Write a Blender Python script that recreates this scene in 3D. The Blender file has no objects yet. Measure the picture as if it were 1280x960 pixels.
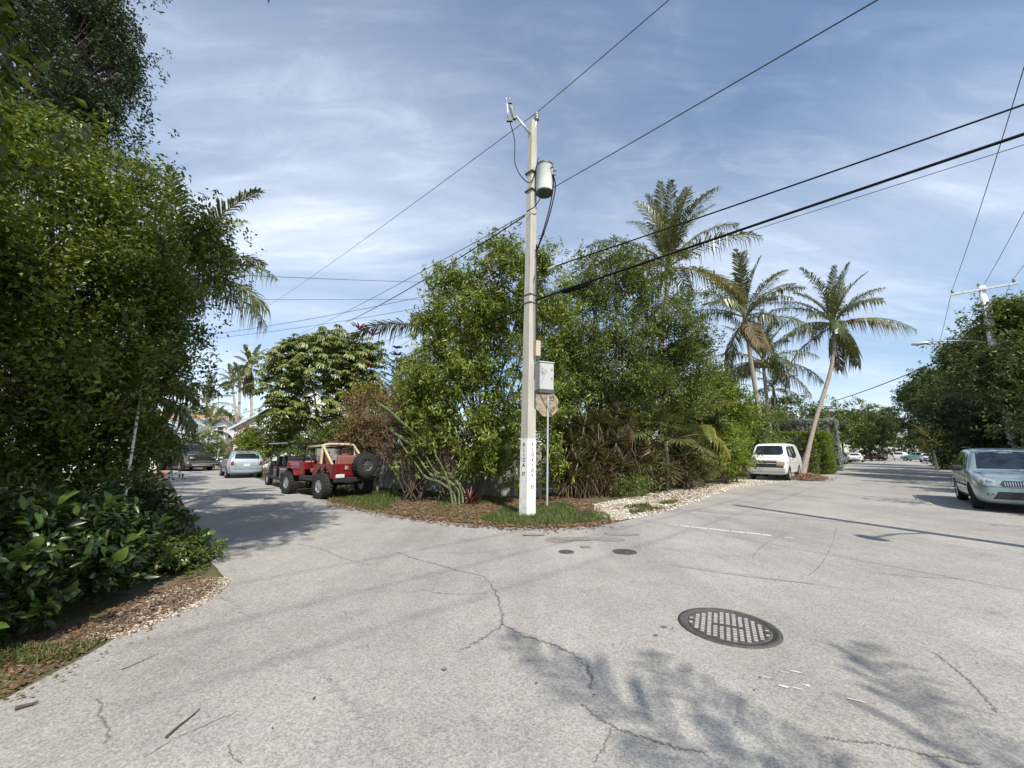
import bpy, bmesh, math, random
import numpy as np
from mathutils import Vector, Matrix, Euler
from mathutils.bvhtree import BVHTree

R = math.radians
random.seed(7)
S = bpy.context.scene
C = S.collection

# ------------------------------------------------------------------ camera, sky, sun, exposure
CAM = Vector((0, 0, 1.6))
CAMR = Euler((R(90 + 9.4), 0, 0)).to_matrix() @ Matrix.Rotation(R(0.27), 3, 'Z')
cd = bpy.data.cameras.new('camera'); cam = bpy.data.objects.new('camera', cd); C.objects.link(cam)
cd.sensor_fit = 'HORIZONTAL'; cd.sensor_width = 36; cd.lens = 500 / 1280 * 36
cd.clip_start = 0.05; cd.clip_end = 3000
cam.matrix_world = Matrix.Translation(CAM) @ CAMR.to_4x4()
S.camera = cam

SUN_EL = R(49)
SUN_FROM = Vector((0.375 * math.cos(SUN_EL), -0.927 * math.cos(SUN_EL), math.sin(SUN_EL))).normalized()
sd = bpy.data.lights.new('sun', 'SUN'); sun = bpy.data.objects.new('sun', sd); C.objects.link(sun)
sd.energy = 4.9; sd.angle = R(0.6); sd.color = (1.0, 0.94, 0.84)
sun.rotation_euler = SUN_FROM.to_track_quat('Z', 'Y').to_euler()
sun.location = (20, -50, 60)

W = bpy.data.worlds.new('World'); S.world = W; W.use_nodes = True
nt = W.node_tree; nt.nodes.clear()
def N(t, kind, **kw):
    n = t.nodes.new(kind)
    for k, v in kw.items(): setattr(n, k, v)
    return n
sky = N(nt, 'ShaderNodeTexSky', sky_type='NISHITA', sun_disc=False)
sky.sun_elevation = SUN_EL
sky.sun_rotation = math.atan2(SUN_FROM.x, SUN_FROM.y)
sky.air_density = 1.0; sky.dust_density = 0.35; sky.ozone_density = 1.6
BROAD_LOC = (7.7, 1.9, 0)
# thin cirrus: noise on the direction projected to a cloud sheet overhead
tc = N(nt, 'ShaderNodeTexCoord')
sp = N(nt, 'ShaderNodeSeparateXYZ'); nt.links.new(tc.outputs['Generated'], sp.inputs[0])
mx = N(nt, 'ShaderNodeMath', operation='MAXIMUM'); mx.inputs[1].default_value = 0.0; nt.links.new(sp.outputs['Z'], mx.inputs[0])
ad = N(nt, 'ShaderNodeMath', operation='ADD'); ad.inputs[1].default_value = 0.22; nt.links.new(mx.outputs[0], ad.inputs[0])
dv = []
for ax in ('X', 'Y'):
    d = N(nt, 'ShaderNodeMath', operation='DIVIDE'); nt.links.new(sp.outputs[ax], d.inputs[0]); nt.links.new(ad.outputs[0], d.inputs[1]); dv.append(d)
cb = N(nt, 'ShaderNodeCombineXYZ'); nt.links.new(dv[0].outputs[0], cb.inputs[0]); nt.links.new(dv[1].outputs[0], cb.inputs[1])
def cloud_noise(rot, scale, loc, ns, detail, rough, dist, lo, hi):
    m = N(nt, 'ShaderNodeMapping'); m.inputs['Rotation'].default_value = (0, 0, R(rot)); m.inputs['Scale'].default_value = scale
    m.inputs['Location'].default_value = loc
    nt.links.new(cb.outputs[0], m.inputs[0])
    n = N(nt, 'ShaderNodeTexNoise'); n.inputs['Scale'].default_value = ns; n.inputs['Detail'].default_value = detail
    n.inputs['Roughness'].default_value = rough; n.inputs['Distortion'].default_value = dist
    nt.links.new(m.outputs[0], n.inputs['Vector'])
    r = N(nt, 'ShaderNodeMapRange'); r.interpolation_type = 'SMOOTHSTEP'
    r.inputs['From Min'].default_value = lo; r.inputs['From Max'].default_value = hi
    nt.links.new(n.outputs['Fac'], r.inputs['Value'])
    return r.outputs['Result']
broad = cloud_noise(20, (0.55, 0.8, 1), BROAD_LOC, 0.62, 3, 0.5, 0.3, 0.26, 0.62)
streak = cloud_noise(-52, (0.5, 1.9, 1), (0.0, 0.6, 0), 1.3, 7, 0.6, 0.9, 0.28, 0.74)
wisp = cloud_noise(-40, (0.8, 2.2, 1), (2, 1, 3), 5.0, 8, 0.6, 1.0, 0.4, 0.75)
def math2(op, a, b, clamp=False):
    n = N(nt, 'ShaderNodeMath', operation=op); n.use_clamp = clamp
    for i, x in enumerate((a, b)):
        if isinstance(x, (int, float)): n.inputs[i].default_value = x
        else: nt.links.new(x, n.inputs[i])
    return n.outputs[0]
m1 = math2('MULTIPLY', broad, math2('ADD', math2('MULTIPLY', streak, 0.5), 0.5))
m2 = math2('ADD', m1, math2('MULTIPLY', math2('MULTIPLY', wisp, streak), 0.25))
mask = math2('ADD', math2('MULTIPLY', m2, 0.82), 0.04, True)
bg1 = N(nt, 'ShaderNodeBackground'); bg1.inputs['Strength'].default_value = 0.125
hs_ = N(nt, 'ShaderNodeHueSaturation'); hs_.inputs['Saturation'].default_value = 1.22; nt.links.new(sky.outputs[0], hs_.inputs['Color']); nt.links.new(hs_.outputs[0], bg1.inputs['Color'])
bg2 = N(nt, 'ShaderNodeBackground'); bg2.inputs['Color'].default_value = (0.80, 0.88, 1.0, 1); bg2.inputs['Strength'].default_value = 0.98
ms = N(nt, 'ShaderNodeMixShader'); nt.links.new(mask, ms.inputs[0])
nt.links.new(bg1.outputs[0], ms.inputs[1]); nt.links.new(bg2.outputs[0], ms.inputs[2])
wo = N(nt, 'ShaderNodeOutputWorld'); nt.links.new(ms.outputs[0], wo.inputs[0])

vs = S.view_settings
vs.view_transform = 'Standard'; vs.look = 'None'; vs.gamma = 1; vs.exposure = 0.3
S.render.engine = 'CYCLES'
S.cycles.max_bounces = 6; S.cycles.diffuse_bounces = 3; S.cycles.glossy_bounces = 3; S.cycles.transmission_bounces = 4
S.cycles.transparent_max_bounces = 6
S.cycles.use_denoising = True

# ------------------------------------------------------------------ helpers
def ray(px, py): return CAMR @ Vector(((px - 640) / 500, (480 - py) / 500, -1))
def P(px, py, F):                       # point on the photo ray at plan distance F
    d = ray(px, py); return CAM + d * (F / d.y)
def G(px, py, z=0.0):                   # where that ray meets the ground
    d = ray(px, py); return CAM + d * ((z - CAM.z) / d.z)
def depth(p): return -(CAMR.transposed() @ (Vector(p) - CAM)).z

def tag(o, label=None, cat=None, group=None, kind=None):
    if label: o['label'] = label
    if cat: o['category'] = cat
    if group: o['group'] = group
    if kind: o['kind'] = kind
    return o
def thing(name, label, cat, loc=(0, 0, 0), rotz=0.0, group=None):
    o = bpy.data.objects.new(name, None); C.objects.link(o)
    o.location = loc; o.rotation_euler = (0, 0, rotz); o.empty_display_size = 0.1
    return tag(o, label, cat, group)
def link(name, me, mats=None, parent=None, loc=None, rot=None):
    o = bpy.data.objects.new(name, me); C.objects.link(o)
    if mats is not None and not len(me.materials):
        for m in (mats if isinstance(mats, (list, tuple)) else [mats]): me.materials.append(m)
    if parent is not None: o.parent = parent
    if loc is not None: o.location = loc
    if rot is not None: o.rotation_euler = rot
    return o
def copy_tree(o, parent=None):
    c = o.copy(); C.objects.link(c); c.parent = parent
    for ch in list(o.children): copy_tree(ch, c)
    return c

class MB:
    """collects boxes, tubes, lathes ...; build() links them as one mesh object"""
    def __init__(s): s.v = []; s.f = []; s.mi = []; s.sm = []
    def add(s, vs_, fs, mi=0, smooth=False):
        b = len(s.v); s.v += [tuple(x) for x in vs_]
        for f in fs: s.f.append([b + i for i in f]); s.mi.append(mi); s.sm.append(smooth)
        return s
    def box(s, c, d, rot=None, mi=0, bev=0.0, taper=1.0):
        x, y, z = d[0] / 2, d[1] / 2, d[2] / 2
        if bev <= 0:
            pts = [Vector((sx * x * (taper if sz > 0 else 1), sy * y * (taper if sz > 0 else 1), sz * z)) for sz in (-1, 1) for sy in (-1, 1) for sx in (-1, 1)]
            fs = [(0, 2, 3, 1), (4, 5, 7, 6), (0, 1, 5, 4), (2, 6, 7, 3), (0, 4, 6, 2), (1, 3, 7, 5)]
        else:
            bm = bmesh.new(); bmesh.ops.create_cube(bm, size=1)
            for v in bm.verts:
                k = taper if v.co.z > 0 else 1
                v.co = Vector((v.co.x * d[0] * k, v.co.y * d[1] * k, v.co.z * d[2]))
            bmesh.ops.bevel(bm, geom=list(bm.edges), offset=min(bev, .45 * min(d)), segments=2, affect='EDGES', profile=.6)
            bm.verts.index_update()
            pts = [v.co.copy() for v in bm.verts]; fs = [[v.index for v in f.verts] for f in bm.faces]; bm.free()
        M = rot if rot is not None else Matrix.Identity(3)
        return s.add([M @ p + Vector(c) for p in pts], fs, mi, False)
    def tube(s, pts, rad, n=8, mi=0, cap=True, smooth=True):
        pts = [Vector(p) for p in pts]; k = len(pts)
        if not isinstance(rad, (list, tuple)): rad = [rad] * k
        vs_ = []; up = None
        for i, p in enumerate(pts):
            t = (pts[min(i + 1, k - 1)] - pts[max(i - 1, 0)])
            t = t.normalized() if t.length > 1e-9 else Vector((0, 0, 1))
            if up is None: up = Vector((1, 0, 0)) if abs(t.z) > .9 else Vector((0, 0, 1))
            a = t.cross(up).normalized() if t.cross(up).length > 1e-4 else t.orthogonal().normalized()
            b = a.cross(t); up = b
            for j in range(n):
                q = 2 * math.pi * j / n
                vs_.append(p + (a * math.cos(q) + b * math.sin(q)) * rad[i])
        fs = [(i * n + j, i * n + (j + 1) % n, (i + 1) * n + (j + 1) % n, (i + 1) * n + j) for i in range(k - 1) for j in range(n)]
        s.add(vs_, fs, mi, smooth)
        if cap:
            b = len(s.v) - len(vs_)
            s.f.append([b + j for j in range(n)][::-1]); s.f.append([b + (k - 1) * n + j for j in range(n)])
            s.mi += [mi, mi]; s.sm += [False, False]
        return s
    def lathe(s, prof, c=(0, 0, 0), n=24, M=None, mi=0, smooth=True):
        """prof: (r, z) pairs, revolved round local z"""
        M = M if M is not None else Matrix.Identity(3); c = Vector(c); vs_ = []
        for r_, z_ in prof:
            for j in range(n):
                q = 2 * math.pi * j / n
                vs_.append(M @ Vector((r_ * math.cos(q), r_ * math.sin(q), z_)) + c)
        fs = [(i * n + j, i * n + (j + 1) % n, (i + 1) * n + (j + 1) % n, (i + 1) * n + j) for i in range(len(prof) - 1) for j in range(n)]
        return s.add(vs_, fs, mi, smooth)
    def mesh(s, name='mesh'):
        me = bpy.data.meshes.new(name); me.from_pydata(s.v, [], s.f)
        me.polygons.foreach_set('material_index', s.mi); me.polygons.foreach_set('use_smooth', s.sm); me.update()
        return me
    def build(s, name, mats, parent=None, loc=None, rot=None):
        return link(name, s.mesh(name), mats, parent, loc, rot)

def np_mesh(name, V, F, v=None, smooth=False):
    me = bpy.data.meshes.new(name)
    V = np.ascontiguousarray(V, dtype=np.float32); F = np.ascontiguousarray(F, dtype=np.int32)
    me.vertices.add(len(V)); me.vertices.foreach_set('co', V.ravel())
    k = F.shape[1]
    me.loops.add(F.size); me.loops.foreach_set('vertex_index', F.ravel())
    me.polygons.add(len(F)); me.polygons.foreach_set('loop_start', np.arange(0, F.size, k, dtype=np.int32))
    if smooth: me.polygons.foreach_set('use_smooth', np.ones(len(F), dtype=bool))
    if v is not None:
        a = me.attributes.new('v', 'FLOAT', 'POINT'); a.data.foreach_set('value', np.ascontiguousarray(v, dtype=np.float32))
    me.update(calc_edges=True)
    return me

# ---- materials
MATS = {}
def base_mat(name):
    m = bpy.data.materials.new(name); m.use_nodes = True; MATS[name] = m
    t = m.node_tree; return m, t, t.nodes['Principled BSDF']
def noise_ramp(t, scale, cols, detail=5, rough=.6, coord='Object', vec_scale=None, lo=.3, hi=.7, rot=0):
    co = N(t, 'ShaderNodeTexCoord'); out = co.outputs[coord]
    if vec_scale:
        mp = N(t, 'ShaderNodeMapping'); mp.inputs['Scale'].default_value = vec_scale; mp.inputs['Rotation'].default_value = (0, 0, R(rot)); t.links.new(out, mp.inputs[0]); out = mp.outputs[0]
    n = N(t, 'ShaderNodeTexNoise'); n.inputs['Scale'].default_value = scale; n.inputs['Detail'].default_value = detail; n.inputs['Roughness'].default_value = rough
    t.links.new(out, n.inputs['Vector'])
    r = N(t, 'ShaderNodeValToRGB'); e = r.color_ramp.elements
    while len(e) < len(cols): e.new(.5)
    for i, c in enumerate(cols):
        e[i].position = lo + (hi - lo) * i / max(1, len(cols) - 1); e[i].color = (*c, 1)
    t.links.new(n.outputs['Fac'], r.inputs[0])
    return r.outputs[0], n.outputs['Fac'], out
def mat(name, col, rough=.6, metal=0.0, spec=.5, var=.15, scale=8.0, bump=0.0, bscale=40.0, coat=0.0, vec_scale=None, dirt=None):
    m, t, b = base_mat(name)
    c2 = tuple(max(0, x * (1 - var)) for x in col); c1 = tuple(min(1, x * (1 + var * .6)) for x in col)
    cols = [c2, col, c1] if dirt is None else [dirt, c2, col, c1]
    out, fac, vec = noise_ramp(t, scale, cols, vec_scale=vec_scale)
    t.links.new(out, b.inputs['Base Color'])
    b.inputs['Roughness'].default_value = rough; b.inputs['Metallic'].default_value = metal
    b.inputs['Specular IOR Level'].default_value = spec; b.inputs['Coat Weight'].default_value = coat; b.inputs['Coat Roughness'].default_value = .08
    if bump > 0:
        n = N(t, 'ShaderNodeTexNoise'); n.inputs['Scale'].default_value = bscale; n.inputs['Detail'].default_value = 6
        t.links.new(vec, n.inputs['Vector'])
        bp = N(t, 'ShaderNodeBump'); bp.inputs['Strength'].default_value = bump; bp.inputs['Distance'].default_value = .02
        t.links.new(n.outputs['Fac'], bp.inputs['Height']); t.links.new(bp.outputs[0], b.inputs['Normal'])
    return m
def leaf_mat(name, cols, rough=.42, trans=.28, spec=.45, tcol=None, obj=False):
    """per-leaf colour from the 'v' attribute (or the object's random number)"""
    m, t, b = base_mat(name)
    r = N(t, 'ShaderNodeValToRGB'); e = r.color_ramp.elements
    while len(e) < len(cols): e.new(.5)
    for i, c in enumerate(cols): e[i].position = i / max(1, len(cols) - 1); e[i].color = (*c, 1)
    a = N(t, 'ShaderNodeAttribute', attribute_name='v'); src = a.outputs['Fac']
    if obj:
        oi = N(t, 'ShaderNodeObjectInfo')
        ma = N(t, 'ShaderNodeMath', operation='ADD'); ma.inputs[1].default_value = 0
        m2_ = N(t, 'ShaderNodeMath', operation='MULTIPLY'); m2_.inputs[1].default_value = .5
        m3_ = N(t, 'ShaderNodeMath', operation='MULTIPLY'); m3_.inputs[1].default_value = .5
        t.links.new(oi.outputs['Random'], m2_.inputs[0]); t.links.new(src, m3_.inputs[0])
        t.links.new(m2_.outputs[0], ma.inputs[0]); t.links.new(m3_.outputs[0], ma.inputs[1]); src = ma.outputs[0]
    t.links.new(src, r.inputs[0]); t.links.new(r.outputs[0], b.inputs['Base Color'])
    b.inputs['Roughness'].default_value = rough; b.inputs['Specular IOR Level'].default_value = spec
    tr = N(t, 'ShaderNodeBsdfTranslucent')
    hs = N(t, 'ShaderNodeHueSaturation'); hs.inputs['Hue'].default_value = .475; hs.inputs['Saturation'].default_value = 1.15; hs.inputs['Value'].default_value = 1.5
    t.links.new(r.outputs[0], hs.inputs['Color']); t.links.new(hs.outputs[0], tr.inputs['Color'])
    mi = N(t, 'ShaderNodeMixShader'); mi.inputs[0].default_value = trans
    t.links.new(b.outputs[0], mi.inputs[1]); t.links.new(tr.outputs[0], mi.inputs[2])
    t.links.new(mi.outputs[0], t.nodes['Material Output'].inputs['Surface'])
    return m
def glass_mat(name, col=(.015, .02, .022), rough=.04):
    m, t, b = base_mat(name)
    b.inputs['Base Color'].default_value = (*col, 1); b.inputs['Roughness'].default_value = rough
    b.inputs['Specular IOR Level'].default_value = .7; b.inputs['Coat Weight'].default_value = .3
    return m

def road_mat():
    m, t, b = base_mat('old_asphalt')
    big, bf, vec = noise_ramp(t, .42, [(.285, .275, .258), (.345, .335, .316), (.4, .388, .365)], detail=7, rough=.62, lo=.32, hi=.7)
    mid, mf, _ = noise_ramp(t, 2.2, [(.84, .84, .84), (1, 1, 1), (1.03, 1.015, .99)], detail=9, rough=.72, lo=.28, hi=.66)
    # grit: exposed pale aggregate and dark pits
    vo = N(t, 'ShaderNodeTexVoronoi'); vo.inputs['Scale'].default_value = 95; t.links.new(vec, vo.inputs['Vector'])
    rv = N(t, 'ShaderNodeValToRGB'); e = rv.color_ramp.elements
    e[0].position = .0; e[0].color = (.66, .65, .64, 1); e[1].position = 1; e[1].color = (1.26, 1.25, 1.22, 1); e.new(.42).color = (.93, .93, .93, 1)
    sc = N(t, 'ShaderNodeSeparateColor'); t.links.new(vo.outputs['Color'], sc.inputs[0]); t.links.new(sc.outputs[0], rv.inputs[0])
    vo2 = N(t, 'ShaderNodeTexVoronoi'); vo2.inputs['Scale'].default_value = 42; t.links.new(vec, vo2.inputs['Vector'])
    rv2 = N(t, 'ShaderNodeValToRGB'); e = rv2.color_ramp.elements
    e[0].position = .0; e[0].color = (.82, .81, .8, 1); e[1].position = .5; e[1].color = (1.06, 1.06, 1.05, 1)
    sc2 = N(t, 'ShaderNodeSeparateColor'); t.links.new(vo2.outputs['Color'], sc2.inputs[0]); t.links.new(sc2.outputs[1], rv2.inputs[0])
    def mul(a, b_, f=1.0):
        x = N(t, 'ShaderNodeMix', data_type='RGBA', blend_type='MULTIPLY'); x.inputs[0].default_value = f
        t.links.new(a, x.inputs[6]); t.links.new(b_, x.inputs[7]); return x.outputs[2]
    # long worn streaks along the two streets
    st1, _, _ = noise_ramp(t, 1.0, [(.8, .79, .78), (1, 1, 1), (1.07, 1.06, 1.04)], detail=6, vec_scale=(.9, .05, 1), lo=.3, hi=.68, rot=44)
    st2, _, _ = noise_ramp(t, 1.0, [(.84, .83, .82), (1, 1, 1), (1.05, 1.04, 1.02)], detail=6, vec_scale=(.9, .05, 1), lo=.3, hi=.68, rot=-41)
    stain, _, _ = noise_ramp(t, 1.3, [(.7, .68, .65), (.93, .92, .91), (1, 1, 1)], detail=7, rough=.6, lo=.26, hi=.42)
    out = mul(mul(mul(mul(mul(mul(big, mid), rv.outputs[0], .85), rv2.outputs[0], .6), st1, .75), st2, .6), stain, .8)
    t.links.new(out, b.inputs['Base Color'])
    b.inputs['Roughness'].default_value = .88; b.inputs['Specular IOR Level'].default_value = .25
    bp = N(t, 'ShaderNodeBump'); bp.inputs['Strength'].default_value = .55; bp.inputs['Distance'].default_value = .012
    ma = N(t, 'ShaderNodeMath', operation='ADD'); t.links.new(sc.outputs[1], ma.inputs[0]); t.links.new(mf, ma.inputs[1])
    t.links.new(ma.outputs[0], bp.inputs['Height']); t.links.new(bp.outputs[0], b.inputs['Normal'])
    return m

M_ROAD = road_mat()
def ground_mat():
    m, t, b = base_mat('garden_soil')
    soil, _, vec = noise_ramp(t, 3.0, [(.07, .05, .035), (.13, .1, .07), (.19, .15, .105)], detail=8, rough=.7)
    grs, _, _ = noise_ramp(t, 9.0, [(.05, .065, .02), (.085, .11, .03), (.13, .15, .05)], detail=8, rough=.75)
    n = N(t, 'ShaderNodeTexNoise'); n.inputs['Scale'].default_value = .35; n.inputs['Detail'].default_value = 8; n.inputs['Roughness'].default_value = .7; t.links.new(vec, n.inputs['Vector'])
    r = N(t, 'ShaderNodeMapRange'); r.inputs['From Min'].default_value = .44; r.inputs['From Max'].default_value = .56; t.links.new(n.outputs['Fac'], r.inputs['Value'])
    x = N(t, 'ShaderNodeMix', data_type='RGBA'); t.links.new(r.outputs[0], x.inputs[0]); t.links.new(soil, x.inputs[6]); t.links.new(grs, x.inputs[7]); t.links.new(x.outputs[2], b.inputs['Base Color'])
    b.inputs['Roughness'].default_value = .95; b.inputs['Specular IOR Level'].default_value = .2
    n2 = N(t, 'ShaderNodeTexNoise'); n2.inputs['Scale'].default_value = 30; n2.inputs['Detail'].default_value = 6; t.links.new(vec, n2.inputs['Vector'])
    bp = N(t, 'ShaderNodeBump'); bp.inputs['Strength'].default_value = .8; bp.inputs['Distance'].default_value = .02; t.links.new(n2.outputs['Fac'], bp.inputs['Height']); t.links.new(bp.outputs[0], b.inputs['Normal'])
    return m
M_GROUND = ground_mat()
M_COARSE = mat('coral_gravel_bed', (.55, .5, .42), .95, var=.35, scale=14.0, bump=.9, bscale=60, dirt=(.2, .15, .1))
M_STONE = leaf_mat('coral_gravel', [(.12, .085, .06), (.3, .24, .18), (.46, .4, .32), (.64, .58, .5)], .9, 0.0, .2)
M_STONEW = leaf_mat('pale_coral_gravel', [(.3, .24, .18), (.55, .49, .4), (.68, .62, .52), (.8, .75, .66)], .9, 0.0, .2)
M_LITTER = leaf_mat('dry_leaf_litter', [(.09, .048, .03), (.17, .09, .055), (.22, .135, .085), (.32, .24, .16)], .75, .1, .2)
M_GRASS = leaf_mat('grass', [(.055, .08, .02), (.085, .12, .03), (.13, .17, .05), (.26, .22, .11)], .5, .3, .3)
M_CRACK = mat('crack_fill', (.165, .155, .145), .95, var=.3, scale=30)
M_SEAM = mat('seam_gravel', (.36, .35, .33), .95, var=.35, scale=60, bump=.9, bscale=120)
M_PATCH = mat('asphalt_patch', (.13, .125, .118), .95, var=.3, scale=20, bump=.8, bscale=90)
M_OIL = mat('stained_patch', (.25, .235, .21), .95, var=.3, scale=14, bump=.8, bscale=90)
M_PAINT = mat('road_paint', (.72, .71, .68), .8, var=.3, scale=25, dirt=(.36, .35, .33))
M_IRON = mat('cast_iron', (.075, .073, .07), .75, metal=.15, var=.35, scale=18, bump=.3, bscale=80)
M_IRON_DUST = mat('dusty_iron', (.36, .345, .32), .85, var=.3, scale=16, bump=.3, bscale=60)
M_CONC = mat('pole_concrete', (.45, .435, .385), .9, var=.18, scale=5, bump=.25, bscale=60, vec_scale=(1, 1, .25))
M_WHITE = mat('white_paint', (.82, .82, .8), .7, var=.1, scale=6, bump=.1, bscale=50, dirt=(.55, .53, .5))
M_LETTER = mat('black_stencil', (.05, .05, .05), .8, var=.4, scale=30)
M_GALV = mat('galvanised', (.62, .63, .63), .45, metal=.6, var=.15, scale=10)
M_TRANS = mat('transformer_paint', (.66, .69, .67), .45, var=.08, scale=4)
M_DKSTEEL = mat('dark_steel', (.09, .095, .09), .5, metal=.3, var=.2, scale=10)
M_PORC = mat('grey_porcelain', (.2, .21, .2), .25, var=.1)
M_BOXGREY = mat('box_grey', (.43, .44, .44), .55, var=.1, scale=3, bump=.05)
M_MARK = mat('marker_scribble', (.09, .09, .1), .8, var=.3)
M_SIGNBACK = mat('weathered_sign_back', (.42, .35, .24), .7, metal=.2, var=.3, scale=6, dirt=(.22, .14, .09))
M_WIRE = mat('wire_black', (.008, .008, .009), .8, spec=.15, var=.2)
M_WIREGREY = mat('wire_grey', (.07, .073, .08), .7, spec=.2, var=.2)
M_TAN = mat('tan_plastic', (.5, .4, .28), .6, var=.2)
M_WOOD = [mat('fence_wood_%s' % w, c, .9, var=.3, scale=6, bump=.5, bscale=30, vec_scale=(6, 6, .5)) for w, c in
          (('pale', (.4, .39, .36)), ('grey', (.31, .3, .28)), ('dark', (.22, .21, .19)))]
M_BARK = mat('grey_bark', (.2, .17, .135), .9, var=.35, scale=9, bump=.8, bscale=40)
M_BARKDK = mat('dark_bark', (.1, .08, .062), .9, var=.35, scale=9, bump=.8, bscale=40)
M_PALMBARK = mat('palm_bark', (.34, .29, .235), .9, var=.3, scale=9, bump=.7, bscale=30, vec_scale=(1, 1, 3))
M_TWIG = mat('twig', (.1, .06, .045), .85, var=.3)
# ------------------------------------------------------------------ ground, road and what lies on it
rng = np.random.default_rng(11)
DF = Vector((.695, .719, 0)); DE = Vector((-.654, .757, 0))
def jag(pts, step=.35, amp=.035, seed=1, closed=True):
    r_ = random.Random(seed); out = []
    n = len(pts)
    for i in range(n if closed else n - 1):
        a = Vector(pts[i]).to_2d(); b = Vector(pts[(i + 1) % n]).to_2d(); L = (b - a).length; k = max(1, min(120, int(L / step)))
        nrm = Vector((-(b - a).y, (b - a).x)); nrm = nrm.normalized() if nrm.length > 0 else nrm
        for j in range(k):
            am = 0 if j == 0 else amp
            out.append((a + (b - a) * (j / k)) + nrm * r_.uniform(-am, am))
    return out
def smooth_line(pts, k=6):
    """Catmull-Rom"""
    p = [Vector(q) for q in pts]; p = [p[0] * 2 - p[1]] + p + [p[-1] * 2 - p[-2]]; out = []
    for i in range(1, len(p) - 2):
        for j in range(k):
            t = j / k; a, b, c, d = p[i - 1], p[i], p[i + 1], p[i + 2]
            out.append(.5 * ((2 * b) + (c - a) * t + (2 * a - 5 * b + 4 * c - d) * t * t + (3 * b - a - 3 * c + d) * t ** 3))
    out.append(p[-2]); return out
def sheet(name, pts, z, m, parent=None, thick=0.0):
    bm = bmesh.new(); vs_ = [bm.verts.new((p[0], p[1], z)) for p in pts]; f = bm.faces.new(vs_)
    if f.normal.z < 0: f.normal_flip()
    bmesh.ops.triangulate(bm, faces=[f])
    me = bpy.data.meshes.new(name); bm.to_mesh(me); bm.free()
    return link(name, me, m, parent)
def in_poly(x, y, poly):
    ins = np.zeros(len(x), bool); n = len(poly)
    for i in range(n):
        x1, y1 = poly[i][0], poly[i][1]; x2, y2 = poly[(i + 1) % n][0], poly[(i + 1) % n][1]
        c = ((y1 > y) != (y2 > y)) & (x < (x2 - x1) * (y - y1) / ((y2 - y1) + 1e-12) + x1); ins ^= c
    return ins
def scatter(poly, n, rg):
    a = np.array([(p[0], p[1]) for p in poly]); lo, hi = a.min(0), a.max(0); out = np.zeros((0, 2))
    while len(out) < n:
        q = lo + (hi - lo) * rg.random((n * 2, 2)); out = np.vstack([out, q[in_poly(q[:, 0], q[:, 1], a)]])
    return out[:n]
def lumps(p, k, seed=0):                     # cheap smooth noise, about -1..1
    r_ = np.random.default_rng(seed); s = 0
    for i in range(5):
        w = r_.normal(size=p.shape[1]) * k * (1 + .6 * i); s = s + np.sin(p @ w + r_.random() * 6.28) / (1 + .5 * i)
    return s / 2.2

ground = sheet('ground', [(-700, -700), (900, -700), (900, 1200), (-700, 1200)], -.014, M_GROUND); tag(ground, kind='structure')

farE = [Vector((-10.4, 18.4, 0)) + DE * k for k in (60, 20)]
corner = [(-10.4, 18.4), (-7.6, 15.2), (-5.3, 12.5), (-4.1, 11.35), (-2.76, 10.26), (-1.9, 9.65), (-1.06, 9.2), (-.3, 8.85), (.45, 8.7), (1.3, 8.8), (2.1, 9.2), (2.9, 9.95), (3.9, 11.1), (7.4, 15.3), (11.1, 19.7)]
farF = [Vector((11.1, 19.7, 0)) + DF * k for k in (20, 60, 300)]
rightF = [Vector((18.07, 12.96, 0)) + DF * k for k in (300, 60, 20, 0)]
nearR = [(11.2, 5.9), (9.4, 3.4), (8.3, .6), (8.6, -3), (12.4, -8), (32, -31)]
nearL = [(20, -38), (-2, -12), (-16, -14), (-30, -28), (-38, -22), (-12, -5.5), (-5.0, 1.0), (-3.5, 2.3), (-3.27, 2.9), (-3.38, 3.73), (-3.25, 4.6), (-3.45, 5.2), (-4.5, 6.3), (-8.8, 11.2), (-16, 19.3)]
farEl = [Vector((-16, 19.3, 0)) + DE * k for k in (20, 60)]
outline = [(p[0], p[1]) for p in farE + corner + farF + rightF + nearR + nearL + farEl]
road = sheet('road', jag(outline, .22, .03, 3), 0, M_ROAD); tag(road, kind='structure')
ROAD = np.array([(p[0], p[1]) for p in outline])

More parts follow.
